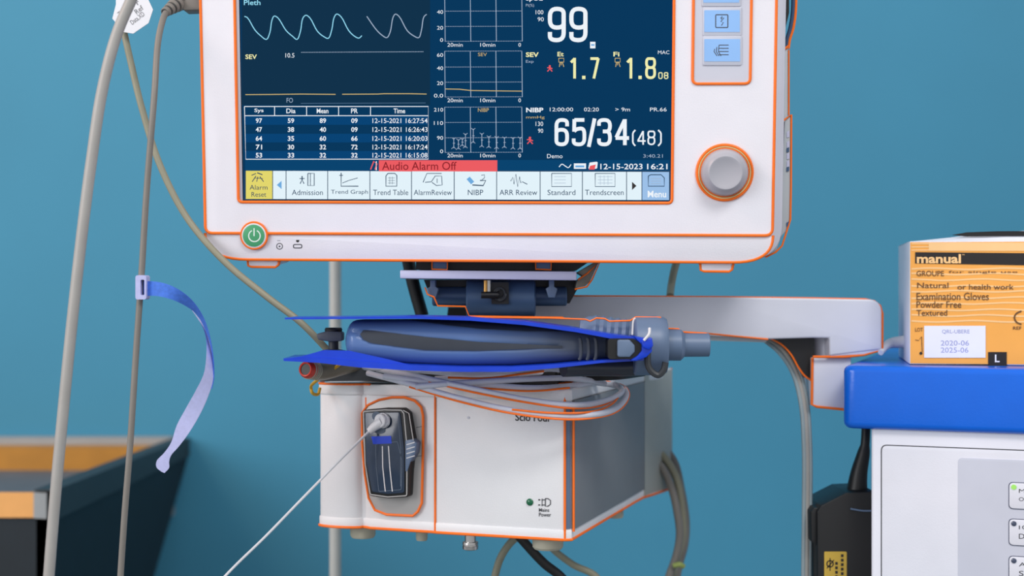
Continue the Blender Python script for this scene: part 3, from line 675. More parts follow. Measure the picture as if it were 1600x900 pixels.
lathe(FG.w(828, 784.5, 0), FG.R @ Vector((0, -1, 0)), [(-.0005, .0025), (.0006, .0025), (.0014, .0015), (.0016, .0001)], M['ledg'], n=24).build('power_led', mod)['label'] = 'green power light'
lathe(FG.w(732, 652.5, 0), FG.R @ Vector((0, -1, 0)), [(-.0003, .0011), (.0004, .001), (.0005, .0001)], M['panelgrey'], n=16).build('screw_dimple', mod)
# feet and gas port
def foot(px_, d, h_, r_):
    x = FG.loc(px_, 830, d).x
    lathe(G(x, d, H0 + .001), (0, 0, -1), [(0, r_), (h_ * .85, r_ * .96), (h_, r_ * .85)], M['beige'], n=28).build('rubber_foot', mod)
foot(567, .016, .0105, .0098); foot(659, .018, .0105, .0045); foot(856, .016, .0105, .0115); foot(962, .16, .0095, .0065)
x = FG.loc(735, 840, .007).x
lathe(G(x, .007, H0), (0, 0, -1), [(0, .0040), (.006, .0040), (.0062, .0056), (.0078, .0058), (.008, .0054), (.0088, .0054), (.009, .0058), (.0114, .0056), (.012, .0045)], M['chrome'], n=32).build('gas_port', mod)['label'] = 'ribbed nickel gas port'
# water trap
wt_out = [(566, 645), (575, 633), (592, 625), (612, 621), (632, 621), (648, 626), (658, 636), (661, 650), (661, 700), (659, 786), (653, 799), (645, 806), (604, 804), (586, 797), (576, 778), (570, 740), (566, 690)]
holder = prism(FG, wt_out, -.0012, .006, M['silver'], bev=.0008).build('trap_bay', mod)
ptube(FG, wt_out, OR * .95, M['orange'], None, -.0010, True, smooth=False).build('bay_piping', holder)['label'] = 'orange piping round the trap bay'
stroke(FG, [(643, 715), (645, 714), (659, 712)], .8, -.00125, M['greyink'], (_m := MB())); stroke(FG, [(650, 668), (661, 666)], .8, -.00125, M['greyink'], _m)
_m.build('bay_seams', holder)
trap = prism(FG, rpoly([(566, 641), (600, 638), (628, 638), (637, 645), (645, 690), (640, 735), (638, 777), (606, 779), (577, 775), (569, 725)], [4, 0, 4, 4, 4, 4, 5, 4, 5, 3]), -.0095, .001, M['black'], at=-.0095, bev=.001).build('water_trap', mod)
trap['label'] = 'smoked water trap cartridge with blue band'
fr = MB()
stroke(FG, rpoly([(567.5, 643), (600, 640.5), (627, 641), (631, 646), (636, 700), (635.5, 774.5), (606, 776.5), (578.5, 772.5), (570.5, 725)], 3), 1.6, -.0097, M['silver'], fr, True)
stroke(FG, [(630, 641), (639, 646), (646, 690)], 1.4, -.0097, M['silver'], fr)
fr.build('trap_rim', trap)
win = prism(FG, rpoly([(570, 645), (625, 644), (631, 700), (631.5, 770), (606, 772), (581, 768.5), (572, 720)], 4), -.0104, -.009, M['clear'], at=-.0104, bev=.0004).build('trap_window', trap)
rb = MB()
stroke(FG, rpoly([(587, 694), (621, 690), (628, 720), (627, 765), (592, 768), (588, 730)], 2), 1.0, -.0106, M['clearl'], rb, True)
stroke(FG, [(597.5, 697), (598, 730), (602, 768)], 1.5, -.0107, M['luer'], rb); stroke(FG, [(607, 697), (609, 730), (613, 768)], 1.5, -.0107, M['luer'], rb)
stroke(FG, [(622, 650), (626, 700), (626, 760)], 1.0, -.0106, M['clearl'], rb)
flat(FG, [(580, 682), (611, 681), (612, 693), (583, 694)], -.0107, M['blueplast'], rb)
rb.build('trap_chamber', win)['label'] = 'inner chamber with white ribs and blue band'
cl = MB(); prism(FG, [(633, 688), (644, 686), (651, 692), (649, 708), (641, 722), (636, 738), (633, 736)], -.0098, -.002, M['cuff'], cl, bev=.0005, at=-.0098)
for y in (692, 699, 706, 713): stroke(FG, [(635, y + 3), (648, y - 1)], 1.6, -.0099, M['luer'], cl)
cl.build('release_clip', trap)['label'] = 'ribbed grey release clip'
lc = FG.w(600, 657, -.0105); nrm = FG.R @ Vector((-.25, -1, .05)); nrm.normalize()
lu = lathe(lc, nrm, [(0, .0056), (.002, .0056), (.0022, .0050), (.005, .0050), (.0056, .0044), (.0056, .0001)], M['luer'], n=28)
for a_ in range(9): stroke(FG, [(592 + a_ * 2, 649 + abs(a_ - 4) * .6), (592 + a_ * 2, 666 - abs(a_ - 4) * .6)], .5, -.0162, M['panelgrey'], lu)
tube([FG.w(597, 659, -.0135), FG.w(586, 666, -.0145), FG.w(577, 674, -.0155)], lambda s: .0040 - .0014 * s, M['luer'], lu, False, 14)
flat(FG, circ(588, 650, 7, 18), -.0107, M['clearl'], lu); flat(FG, circ(593, 672, 9, 18, 6), -.0107, M['clearl'], lu)
lu.build('luer_connector', trap)['label'] = 'frosted white luer connector'
# sampling line
a = FG.w(580, 671, -.015)
sl_ = MB()
LN = [W(540, 710, .02), W(480, 771, .01), W(415, 838, -.005), W(352, 900, -.02), W(290, 975, -.04), W(230, 1100, -.05)]
for q_ in (-1, 1): tube([a] + [p_ + Vector((q_ * .00075, 0, q_ * .00075)) for p_ in LN], .0009, M['line'], sl_, False, 10)
tag(sl_.build('gas_sampling_line'), 'thin clear twin sampling line running diagonally down from the water trap', 'tube')

# ------------------------------------------------------------------ cable coil on the module
GY = -0.022
coil = thing('coiled_lead', 'pale grey coiled lead with orange stripes draped over the top of the module', 'cable', loc=W(780, 640, GY))
S = [
 [(575, 583, .03), (640, 600, 0), (720, 623, GY), (800, 641, GY - .004), (890, 650, GY - .004), (940, 646, GY), (970, 632, .01), (979, 616, .03), (968, 604, .05), (930, 598, .055), (880, 596, .05)],
 [(590, 577, .04), (660, 590, 0), (740, 608, GY), (830, 626, GY), (900, 633, GY + .002), (945, 626, 0), (972, 611, .03), (955, 598, .055), (900, 586, .05), (850, 582, .04), (760, 588, .03), (680, 592, .02)],
 [(560, 574, .05), (640, 578, .02), (740, 584, .0), (800, 580, -.005), (850, 576, .0), (900, 581, .02), (935, 590, .05)],
 [(600, 588, .01), (680, 598, -.005), (760, 602, -.01), (830, 606, -.005), (880, 604, .01), (935, 597, .04)],
 [(650, 604, -.01), (700, 600, -.014), (760, 596, -.012), (830, 592, -.005), (890, 591, .01), (945, 599, .045)],
]
for L in S:
    o = tube([W(*p) for p in L], .0021, M['coil'], MB(), False, 12).build('cable_strand', coil)
OS = [
 [(640, 604.5, -.002), (720, 628, GY - .002), (800, 646, GY - .006), (890, 655.5, GY - .006), (940, 651, GY), (972, 637, .008), (983, 616, .03), (970, 601, .05), (925, 594, .055), (870, 600, .045)],
 [(660, 594, -.002), (740, 613, GY - .002), (830, 630, GY - .002), (895, 638, GY), (945, 632, 0), (968, 616, .02), (975, 606, .04)],
 [(800, 640, GY - .006), (860, 645, GY - .007), (920, 644, GY - .004), (955, 632, .0), (972, 612, .025)],
 [(700, 590, .0), (760, 591, -.006), (810, 585, -.008), (850, 580, -.004)],
 [(690, 603, -.010), (760, 607, -.014), (830, 611, -.010), (890, 606, .0)],
]
ob = MB()
for L in OS: tube([W(*p) for p in L], .00075, M['orange'], ob, False, 8)
ob.build('stripe_thread', coil)['label'] = 'thin orange stripes along the lead'
# bracket between the arm and the module, mostly hidden behind the coil
mt2 = thing('hanging_bracket', 'black bracket plate on top of the module behind the coiled lead', 'bracket', loc=W(760, 594, .12))
vprism(FG, [(-.175, .03), (-.02, .03), (-.02, .20), (-.175, .20)], .0005, .010, M['black'], bev=.001).build('base_plate', mt2)
prism(F0, [(700, 480), (850, 480), (860, 584), (690, 584)], .165, .185, M['black'], at=.165).build('riser', mt2)
tube([W(1003, 577, .06), W(960, 582, .03), W(900, 584, .04), W(840, 586, .06)], .0055, M['black'], MB(), False, 14).build('black_hose_stub', mt2)
prism(F0, [(500, 575), (560, 566), (640, 576), (660, 594), (500, 596)], .045, .07, M['dark'], at=.045).build('side_wing', mt2)

# ------------------------------------------------------------------ blue breathing bag with clip
BY = -0.055
bag = thing('breathing_circuit', 'coiled smoky breathing bag gripped by a bright blue clip with grey cuff', 'breathing bag', loc=W(760, 575, BY + .02))
def sheet(top, thick, d0, d1, m, mb):
    n = len(top); V = []
    for (x, y), th in zip(top, thick):
        for d in (d0, d1):
            p = W(x, y, BY); q_ = W(x, y + th, BY)
            V += [(p.x, d, p.z), (q_.x, d, q_.z)]
    Fs = []
    for i in range(n - 1):
        a_, b_ = 4 * i, 4 * i + 4
        Fs += [(a_, a_ + 1, b_ + 1, b_), (a_ + 2, b_ + 2, b_ + 3, a_ + 3), (a_, b_, b_ + 2, a_ + 2), (a_ + 1, a_ + 3, b_ + 3, b_ + 1)]
    Fs += [(0, 2, 3, 1), (4 * n - 4, 4 * n - 3, 4 * n - 1, 4 * n - 2)]
    return mb.add(V, Fs, m)
bl = MB()
sheet([(445, 496.5), (540, 495.5), (650, 494), (735, 496), (820, 502), (900, 513), (960, 523), (1000, 528), (1014, 533)], [2.5, 3, 4, 5, 6, 6, 7, 8, 9], BY, BY + .05, M['blueplast'], bl)
sheet([(443, 560), (500, 559), (560, 564), (640, 570), (720, 573), (800, 573), (870, 569), (940, 563), (995, 560), (1006, 557)], [4, 8, 10, 9, 8, 8, 6, 4, 4, 6], BY, BY + .05, M['blueplast'], bl)
V = []
for (x, y) in ((443, 561), (470, 557), (506, 547), (545, 548), (600, 560), (640, 570)): V.append((x, y))
prism(F0, V + [(640, 575), (560, 571), (500, 566)], BY + .001, BY + .004, M['blueplast'], bl)
# U-shaped end of the clip
prism(F0, [(992, 526), (1010, 529), (1019, 538), (1019, 549), (1010, 558), (994, 564), (985, 563), (996, 556), (1003, 548), (1003, 538), (996, 532)], BY - .006, BY + .04, M['blueplast'], bl, bev=.0006)
prism(F0, [(1002, 533), (1019, 527), (1021, 541), (1014, 547), (1004, 543)], BY - .009, BY, M['blueplast'], bl, bev=.001)
bl.build('blue_clip', bag)['label'] = 'long bright blue plastic clip'
ft = MB()
tube([W(1015, 513, BY - .007), W(1014, 522, BY - .010), W(1006, 532, BY - .0105)], .0009, M['luer'], ft, False, 8)
ft.build('clip_catch', bag)
# the rolled bag: long rounded body, two full folds seen from the edge
def lozenge(x0, x1, zc, hz, yc, hy, m, mb, n=28, seg=20, endr=.25, tilt=lambda s: 0):
    V = []; Fs = []
    for i in range(n + 1):
        s = i / n; xx = x0 + (x1 - x0) * s
        for k_ in range(seg):
            a_ = 2 * PI * k_ / seg; f = min(1, math.sin(min(1, s / endr) * PI / 2) ** .5) if s < endr else 1
            tz = hz(s) * max(f, .05); ty = hy * max(f, .05) * min(1, (1 - s) * 3 + .35)
            c_, s_ = math.cos(a_), math.sin(a_)
            y = yc + ty * math.copysign(abs(c_) ** .8, c_); z = zc(s) + tz * math.copysign(abs(s_) ** .8, s_)
            p = W(xx, z, BY); V.append((p.x, y, p.z))
    for i in range(n):
        for k_ in range(seg): Fs.append((i * seg + k_, (i + 1) * seg + k_, (i + 1) * seg + (k_ + 1) % seg, i * seg + (k_ + 1) % seg))
    Fs.append(list(range(seg))); Fs.append([n * seg + k_ for k_ in reversed(range(seg))])
    return mb.add(V, Fs, m)
bm_ = MATS['dusk_blue_soft_plastic'].copy(); bm_.name = 'blue_to_smoke_soft_plastic'
n_ = bm_.node_tree.nodes; L_ = bm_.node_tree.links; p_ = n_['Principled BSDF']
tc2 = n_.new('ShaderNodeTexCoord'); sx = n_.new('ShaderNodeSeparateXYZ'); L_.new(tc2.outputs['Object'], sx.inputs[0])
mr = n_.new('ShaderNodeMapRange'); mr.inputs[1].default_value = -.01; mr.inputs[2].default_value = .055; L_.new(sx.outputs['X'], mr.inputs[0])
cr2 = n_.new('ShaderNodeValToRGB'); L_.new(mr.outputs[0], cr2.inputs[0])
cr2.color_ramp.elements[0].color = rgb(88, 118, 170); cr2.color_ramp.elements[1].color = rgb(84, 94, 108)
L_.new(cr2.outputs[0], p_.inputs['Base Color']); p_.inputs['Roughness'].default_value = .3
M['bag'] = bm_
def interp(s_, pts):
    for (a0, b0), (a1, b1) in zip(pts, pts[1:]):
        if s_ <= a1: return b0 + (b1 - b0) * (s_ - a0) / (a1 - a0)
    return pts[-1][1]
def bag_body(mb):
    top = [(533, 503), (560, 500.5), (650, 500), (740, 502), (850, 509), (960, 524), (985, 530)]
    bot = [(533, 566), (560, 568), (640, 573), (720, 575.5), (800, 575), (870, 571), (940, 565), (985, 561)]
    g0 = [(533, 515), (578, 517), (662, 527), (747, 535), (850, 540), (985, 546)]; g1 = [(533, 518), (578, 537), (662, 548), (747, 549), (850, 545), (985, 546)]
    u0 = [(533, 498), (630, 500), (747, 502), (830, 508), (900, 516), (985, 530)]; u1 = [(533, 498), (640, 501), (700, 509), (747, 514), (823, 518), (900, 518), (985, 530)]
    nx, nv = 70, 64; V = []; rows = []
    for i in range(nx + 1):
        x = 533 + 452 * (i / nx) ** 1.15; t_, b_ = interp(x, top), interp(x, bot); c_ = (t_ + b_) / 2
        e_ = min(1, math.sin(min(1, (x - 533 + .6) / 17) * PI / 2) ** .45); h = (b_ - t_) / 2 * e_
        dep = .020 * e_ * min(1, (1 - (x - 533) / 470) * 2.2 + .3); row = []
        for k_ in range(nv):
            a_ = 2 * PI * k_ / nv; yy = c_ - h * math.copysign(abs(math.sin(a_)) ** .8, math.sin(a_)); ff = math.copysign(abs(math.cos(a_)) ** .7, math.cos(a_))
            dark = 0
            if ff > 0:
                for (q0, q1) in ((interp(x, g0), interp(x, g1)), (interp(x, u0), interp(x, u1))):
                    if q1 - q0 > 1 and q0 < yy < q1: dark = .3 * math.sin(PI * (yy - q0) / (q1 - q0)) ** .5
            d = BY + .030 - dep * ff + .006 * dark
            p = W(x, yy, BY); V.append((p.x, d, p.z)); row.append(False)
        rows.append(row)
    A_, B_ = [], []
    for i in range(nx):
        for k_ in range(nv):
            k2 = (k_ + 1) % nv; f = (i * nv + k_, (i + 1) * nv + k_, (i + 1) * nv + k2, i * nv + k2)
            (B_ if rows[i][k_] and rows[i][k2] or rows[i + 1][k_] and rows[i + 1][k2] else A_).append(f)
    A_ += [tuple(range(nv)), tuple(nx * nv + k_ for k_ in reversed(range(nv)))]
    k0 = len(mb.v); mb.add(V, A_, M['bag']); i2 = mb.mi(M['hosedark'])
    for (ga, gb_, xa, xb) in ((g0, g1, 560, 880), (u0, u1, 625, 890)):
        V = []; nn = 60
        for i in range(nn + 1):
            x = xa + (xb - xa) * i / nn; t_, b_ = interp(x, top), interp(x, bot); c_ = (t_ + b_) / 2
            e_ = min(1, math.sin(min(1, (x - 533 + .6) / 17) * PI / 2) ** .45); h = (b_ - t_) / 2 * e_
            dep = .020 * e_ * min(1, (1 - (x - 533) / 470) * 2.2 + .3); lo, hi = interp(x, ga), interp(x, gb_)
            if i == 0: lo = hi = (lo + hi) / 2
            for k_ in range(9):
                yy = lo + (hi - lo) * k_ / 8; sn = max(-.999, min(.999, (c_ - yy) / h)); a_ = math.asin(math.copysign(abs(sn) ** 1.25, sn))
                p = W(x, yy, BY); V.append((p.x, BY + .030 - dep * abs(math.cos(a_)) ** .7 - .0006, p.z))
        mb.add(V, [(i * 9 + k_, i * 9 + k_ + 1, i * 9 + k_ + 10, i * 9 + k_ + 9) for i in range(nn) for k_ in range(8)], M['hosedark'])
fb = MB(); bag_body(fb); fb.build('rolled_bag', bag, sharp=50)
rr_ = MB()
for x in (905, 917, 929): tube([W(x + 3 * math.cos(a_ * PI / 10), 545 + 17 * math.sin(a_ * PI / 10), BY + .012 - .002 * abs(math.cos(a_ * PI / 20))) for a_ in range(-5, 6)], .0012, M['hosedark'], rr_, False, 8)
rr_.build('bag_neck_rings', bag)
nk = MB()
lathe(W(905, 513, BY + .045), (1, 0, -.12), [(0, .006), (.006, .0095)] + [(.008 + k_ * .0026, .0095 + (.0012 if k_ % 2 else 0)) for k_ in range(12)] + [(.045, .0095)], M['cuff'], nk, n=32)
nk.build('corrugated_neck', bag)
cf = MB(); ca_ = W(990, 540, BY + .035)
lathe(ca_, (1, 0, 0), [(0, .0190), (.001, .0205), (.0155, .0205), (.021, .0195), (.0225, .0185), (.0225, .012)], M['cuff'], cf, n=48)
lathe(W(1030, 539, BY + .030), (1, 0, 0), [(0, .0105), (.003, .0108), (.0145, .0108), (.016, .0095), (.017, .0082), (.0338, .0080), (.0342, .0076), (.0342, .0062), (.028, .0060), (.020, .0058)], M['cuff'], cf, n=40)
cf.build('grey_cuff', bag)
lathe(W(1030, 539, BY + .030) + Vector((.0335, 0, 0)), (1, 0, 0), [(0, .0062), (.0004, .006)], M['dark'], n=32).build('cuff_bore', bag)
pl = MB(); prism(F0, rpoly([(965, 531), (984, 531), (992, 540), (992, 550), (984, 558), (965, 558)], 4), BY - .008, BY + .01, M['cuff'], pl, bev=.001)
prism(F0, rpoly([(950, 529), (990, 529), (1003, 538), (1003, 550), (990, 561), (950, 561)], 5), BY - .004, BY + .02, M['black'], pl)
pl.build('end_plug', bag)
ptube(F0, [(993, 497), (990, 500), (988, 523)], .0006, M['luer'], None, BY - .0005).build('cuff_seam', bag)
ptube(F0, [(735, 495.5), (860, 497), (915, 499), (922, 502), (932, 497), (945, 498), (952, 502), (985, 501), (993, 495.5), (1032, 496), (1040, 513), (1060, 514), (1067, 519), (1104, 521)], .0006, M['orange'], None, BY + .03, smooth=False).build('cuff_piping', bag)['label'] = 'thin orange line along the top of the cuff'
ptube(F0, [(1012, 548), (1013, 572), (1020, 582), (1029, 586), (1037, 578), (1040, 566)], .0022, M['dark'], None, BY + .015).build('cuff_lanyard', bag)
tube([W(880, 575, BY + .04), W(930, 574, BY + .05), W(985, 574, BY + .045), W(1020, 571, BY + .04)], .0062, M['hosedark'], MB(), False, 14).build('lower_hose', bag)

# clamp knob and hose end at the left of the bag
kn2 = thing('clamp_knob', 'dark grey wing knob standing at the left end of the blue clip', 'knob', loc=W(521, 556, .0))
c = W(521, 512, .0)
lathe(c, (0, 0, -1), [(0, .0055), (.001, .0062), (.003, .0060), (.0035, .0045)], M['black'], n=28).build('cap', kn2)
wg = prism(F0, rpoly([(493, 522), (512, 517), (535, 519), (535, 533), (515, 534), (497, 531)], 4), -.007, .006, M['midgrey'], bev=.001).build('wing', kn2)
lathe(c, (0, 0, -1), [(.003, .0045), (.009, .0045), (.0095, .0035), (.015, .0035), (.016, .0085), (.019, .0092), (.0195, .008)], M['dark'], n=28).build('stem', kn2)
he = thing('hose_end', 'smoky grey hose end with red collar below the blue clip', 'hose', loc=W(500, 590, .03))
cc = W(477, 577, -.006); ax = (W(500, 580, .012) - cc).normalized()
tube([cc + ax * .004, W(500, 580, .012), W(530, 573, .03), W(560, 566, .05)], lambda s: .0058 + .0010 * math.sin(s * 3), M['hoseolive'], MB(), False, 20).build('hose', he)
lathe(cc, ax, [(.004, .0036), (0, .0040), (-.0004, .0050), (.002, .0061), (.006, .0064), (.0075, .0062)], M['red'], n=32).build('collar', he)['label'] = 'red collar'
lathe(cc + ax * .0006, ax, [(0, .0041), (.001, .0041)], M['black'], n=24).build('bore', he)
mb = MB()
for a_ in range(4): mb_c = cc + ax * (.004 + a_ * .0024); lathe(mb_c, ax, [(0, .0062), (.0003, .0068), (.0010, .0068), (.0013, .0062)], M['beige'], mb, n=28)
mb.build('collar_ribs', he)
tag(tube([W(535, 566, .02), W(510, 585, .015), W(492, 597, .03), W(486, 606, .045), W(488, 614, .045), W(497, 616, .05), W(500, 606, .052)], .0012, M['yellow'], MB(), False, 10).build('yellow_wire'), 'thin yellow wire hooked at the top left corner of the module', 'wire')

# ------------------------------------------------------------------ cables at the left
FLOOR = 0.006
def drop(x_px, Y, dx=0.0, sl=0.0):
    # the cable keeps hanging below the picture down to the floor
    p = W(x_px, 905, Y); H = p.z - FLOOR - .004
    return [Vector((p.x + sl * f_ * H * (1 - f_) + dx * f_ * f_, p.y + .04 * f_ * f_, p.z - H * f_)) for f_ in (.06, .16, .35, .6, 1.0)]
def cable(name, pts, r, m, label, extra=None, cat='cable', group=None):
    P = [W(*p) for p in pts] + (extra or [])
    o = tube(P, r, m, MB(), False, 14, 10).build(name); return tag(o, label, cat, group)
cable('thick_grey_cable', [(520, -620, .04), (420, -430, .0), (310, -220, -.06), (240, -75, -.08), (205, 0, -.08), (182, 55, -.08), (160, 140, -.08), (143, 250, -.08), (130, 350, -.08), (113, 500, -.08), (98, 650, -.08), (86, 780, -.08), (76, 905, -.08)], .0036, M['cable'], 'thick light grey cable hanging leftmost, crossing the octagonal tag', drop(76, -.08, -.05, -.07))
tc_ = thing('plugged_sensor_cable', 'thinner grey cable plugged into the monitor side and carrying the blue strap', 'cable', loc=W(188, 905, -.02))
tube([W(*p) for p in [(262, 15, .010), (255, 29, -.003), (247, 65, -.015), (241, 150, -.03), (229, 300, -.03), (221, 430, -.03), (212, 560, -.03), (203, 700, -.03), (195, 800, -.03), (188, 905, -.03)]] + drop(188, -.03, -.03, -.06), .0022, M['cabledark'], MB(), False, 14, 10).build('cable_jacket', tc_)
bt_ = MB()
ax0, ax1 = W(257, 20, .004), W(284, 1, .024)
dv = (ax1 - ax0).normalized(); LL = (ax1 - ax0).length
lathe(ax0, dv, [(0, .0024), (LL, .0050)], M['dark'], bt_, n=24)
for k_ in range(5):
    t_ = LL * (k_ + .1) / 5; r_ = .0034 + .0007 * k_
    lathe(ax0 + dv * t_, dv, [(0, r_ - .0004), (.0006, r_), (LL / 5 * .55, r_ + .0002), (LL / 5 * .55 + .0005, r_ - .0003)], M['cabledark'], bt_, n=24)
bt_.build('ribbed_strain_relief', tc_)
prism(F0, rpoly([(280, -12), (336, -18), (336, 14), (288, 16), (281, 11)], 3), .018, .034, M['cabledark'], bev=.0015).build('plug', tc_)
cable('looping_grey_cable', [(230, -420, .06), (190, -200, .05), (184, -60, .04), (187, 5, .03), (193, 45, .02), (205, 100, .02), (222, 170, .02), (250, 258, .02), (292, 340, .02), (350, 408, .015), (420, 466, .01), (470, 504, .01), (513, 548, .015)], .0024, M['olive'], 'olive-grey cable curving down behind the monitor corner to the blue clip')
tg = prism(F0, [(181, -30), (181, 7), (175.5, 29), (193, 50), (208, 52.5), (232, 36), (239, 15), (230, -4), (212, -30)], .012, .0128, M['tag'])
for s, x0, y0, x1, y1 in (('Data.XD', 202, 24.5, 227, 32), ('Ref', 210, 11, 224, 19), ('r', 213, 2, 218, 7), ('T', 184, 18, 189, 24)):
    vs, fs = glyphs(s, 0); a_ = math.radians(-38)
    V = []
    for x, y in vs:
        X_ = (x - .5) * (x1 - x0); Y_ = -(y - .5) * (y1 - y0); V.append(W((x0 + x1) / 2 + X_ * math.cos(a_) - Y_ * math.sin(a_), (y0 + y1) / 2 + X_ * math.sin(a_) + Y_ * math.cos(a_), .0118))
    tg.add(V, fs, M['tagink'])
tag(tg.build('octagonal_tag'), 'white octagonal paper tag behind the thick grey cable at top left', 'tag')
# strap
st_ = thing('cable_strap', 'blue and lavender hook-and-loop strap curling off the thin grey cable', 'strap', loc=W(220, 468, -.03))
lp = MB()
prism_o = rrect(211.5, 430, 228.5, 468, 4); 
ring(F0, prism_o, rrect(219.5, 437, 225.5, 461, 2), -.036, -.026, M['strapl'], lp)
lp.build('strap_buckle', st_)['label'] = 'lavender loop buckle'
def ribbon(A, B, m, mb, th=.0008, sub=6):
    A = cr([W(*p) for p in A], sub); B = cr([W(*p) for p in B], sub); n = len(A); V = []
    for a_, b_ in zip(A, B): V += [a_, b_, a_ + Vector((0, th, 0)), b_ + Vector((0, th, 0))]
    Fs = []
    for i in range(n - 1):
        k_ = 4 * i; j = k_ + 4
        Fs += [(k_, k_ + 1, j + 1, j), (k_ + 2, j + 2, j + 3, k_ + 3), (k_, j, j + 2, k_ + 2), (k_ + 1, k_ + 3, j + 3, j + 1)]
    Fs += [(0, 2, 3, 1), (4 * n - 4, 4 * n - 3, 4 * n - 1, 4 * n - 2)]
    return mb.add(V, Fs, m)
ribbon([(224, 439, -.031), (250, 441, -.036), (275, 450, -.038), (298, 467, -.036), (316, 492, -.032), (327, 522, -.028), (333, 555, -.026), (334.5, 590, -.026), (331, 608, -.026)],
       [(224, 462, -.031), (248, 463, -.036), (268, 468, -.036), (288, 477, -.030), (306, 490, -.024), (319, 512, -.020), (329.5, 545, -.022), (332.5, 585, -.025), (330, 606, -.026)], M['strapb'], MB()).build('strap_upper', st_)['label'] = 'blue face of the strap'
ribbon([(300, 485, -.020), (316, 510, -.020), (322, 530, -.022), (322, 560, -.028), (318, 585, -.032), (306, 610, -.034), (291, 637, -.034), (276, 665, -.034), (267, 692, -.034), (256, 708, -.034), (245, 720, -.034), (244.5, 730, -.034), (252, 737, -.034)],
       [(301, 485.5, -.019), (320, 510, -.017), (329, 534, -.018), (333, 562, -.022), (333, 592, -.026), (324, 622, -.030), (311, 650, -.032), (294, 678, -.034), (279, 698, -.034), (267, 712, -.034), (264, 722, -.034), (264, 731, -.034), (257, 739, -.034)], M['strapl'], MB()).build('strap_tail', st_)['label'] = 'lavender back of the strap with narrow tab'

# ------------------------------------------------------------------ cables behind the module, pole, strut
cable('module_return_cable', [(1005, 690, .26), (1036, 712, .24), (1056, 745, .24), (1065, 790, .24), (1066, 840, .24), (1055, 880, .24), (1049, 905, .24)], .0034, M['olive'], 'olive-grey cable bowing out furthest right behind the module', drop(1049, .24, .0, -.15))
cable('module_return_cable', [(1005, 706, .25), (1034, 730, .235), (1050, 765, .235), (1058, 800, .23), (1062, 835, .23), (1056, 870, .23), (1044, 905, .23)], .0034, M['cabledark'], 'grey cable in the middle of the bundle behind the module', drop(1044, .23, -.03, -.2))
cable('module_return_cable', [(1005, 680, .28), (1036, 698, .26), (1054, 722, .26), (1064, 762, .26), (1072, 815, .255), (1070, 850, .25), (1062, 880, .25), (1057, 905, .25)], .0033, M['cabledark'], 'grey cable on the outside of the bundle behind the module', drop(1057, .25, .04, -.15))
tag(tube([W(1052, 884, .225), W(1062, 882, .224), W(1068, 885, .226)], .0022, mat('lime_tie', (150, 165, 90), .5), MB(), False, 10).build('cable_tie'), 'small lime cable tie on the grey bundle', 'cable tie')
cable('hanging_olive_cable', [(812, 835, .12), (796, 850, .12), (782, 872, .12), (772, 905, .12)], .0030, M['olive'], 'olive cable hanging down below the module left of the black one', drop(772, .12, -.05, -.25))
cable('hanging_black_cable', [(800, 825, .09), (820, 848, .09), (850, 880, .09), (880, 905, .09)], .0036, M['black'], 'black cable running down from under the module', drop(880, .09, .12, .7))
cable('trailing_olive_cable', [(840, 830, .15), (864, 858, .15), (895, 882, .15), (935, 905, .15)], .0028, M['olive'], 'thin olive cable trailing right below the module foot', drop(935, .15, .03, .2))
cable('short_olive_cable', [(1062, 396, .14), (1054, 420, .14), (1049, 445, .14), (1047, 462, .13)], .0030, M['olive'], 'short olive cable between the monitor and the white arm')
tag(tube([W(637, 402, .12), W(645, 440, .12), W(660, 494, .12)], .0052, M['black'], MB(), False, 12).build('black_strap_cable'), 'black strap running from monitor down behind the blue clip', 'cable')
pw = MB(); c = W(524, 640, .34); 
lathe(Vector((c.x, c.y, 0)), (0, 0, 1), [(0, .0056), (2.4, .0056)], M['pole'], pw, n=24)
tag(pw.build('slim_pole'), 'slim pale grey vertical pole behind monitor and module', 'pole')
tb = thing('arm_tubing', 'bundle of clear grey tubes dropping from the white arm elbow', 'tubing', loc=W(1262, 905, .11))
for dx, r_, m in ((-4.5, .0019, 'tubeclear'), (0.5, .0022, 'cable'), (5, .0017, 'tubeclear')):
    tube([W(1196 + dx * .5, 528 - dx * .6, .13), W(1222 + dx, 546 - dx, .125), W(1243 + dx, 580 - dx * .4, .12), W(1256 + dx, 630, .115), W(1261 + dx, 700, .11), W(1261 + dx, 800, .11), W(1260 + dx, 905, .11)] + drop(1260 + dx, .11, .05), r_, M[m], MB(), False, 12).build('tube', tb)

# ------------------------------------------------------------------ trolley at the right
FR = Frame(W(1316, 571, 0.05), yaw=20.5)
trl = thing('equipment_trolley', 'white equipment trolley with thick blue worktop and grey button panel', 'trolley', FR)
def RL(px_, py_, d=0): return FR.loc(px_, py_, d)
tz0 = RL(1322, 670).z
vprism(FR, rpoly([(0, 0), (.55, 0), (.55, .36), (0, .36)], [.010, .02, .02, .010], 8), tz0, 0.0, M['worktop'], bev=.005, segs=4).build('worktop', trl)
cx0 = RL(1361, 760, .006).x; zfl = -FR.M.translation.z
vprism(FR, rpoly([(cx0, .006), (.54, .006), (.54, .34), (cx0, .34)], .003, 4), zfl + .06, tz0 + .001, M['cab'], bev=.001).build('cabinet', trl)
p0 = RL(1378, 696, .006); 
ip = [(p0.x, p0.z), (.52, p0.z), (.52, p0.z - .7), (p0.x, p0.z - .7)]
prism_local(FR, rpoly(ip, .004, 5), .0052, .008, M['cab'], MB(), .0004).build('front_panel', trl)
sp = MB(); prism_local(FR, rpoly([(a_ + (-.0007 if i in (0, 3) else .0007), b_ + (.0007 if i < 2 else -.0007)) for i, (a_, b_) in enumerate(ip)], .0045, 5), .0056, .008, M['dark'], sp); sp.build('panel_shadow_gap', trl)
p1 = RL(1497, 715, .0052)
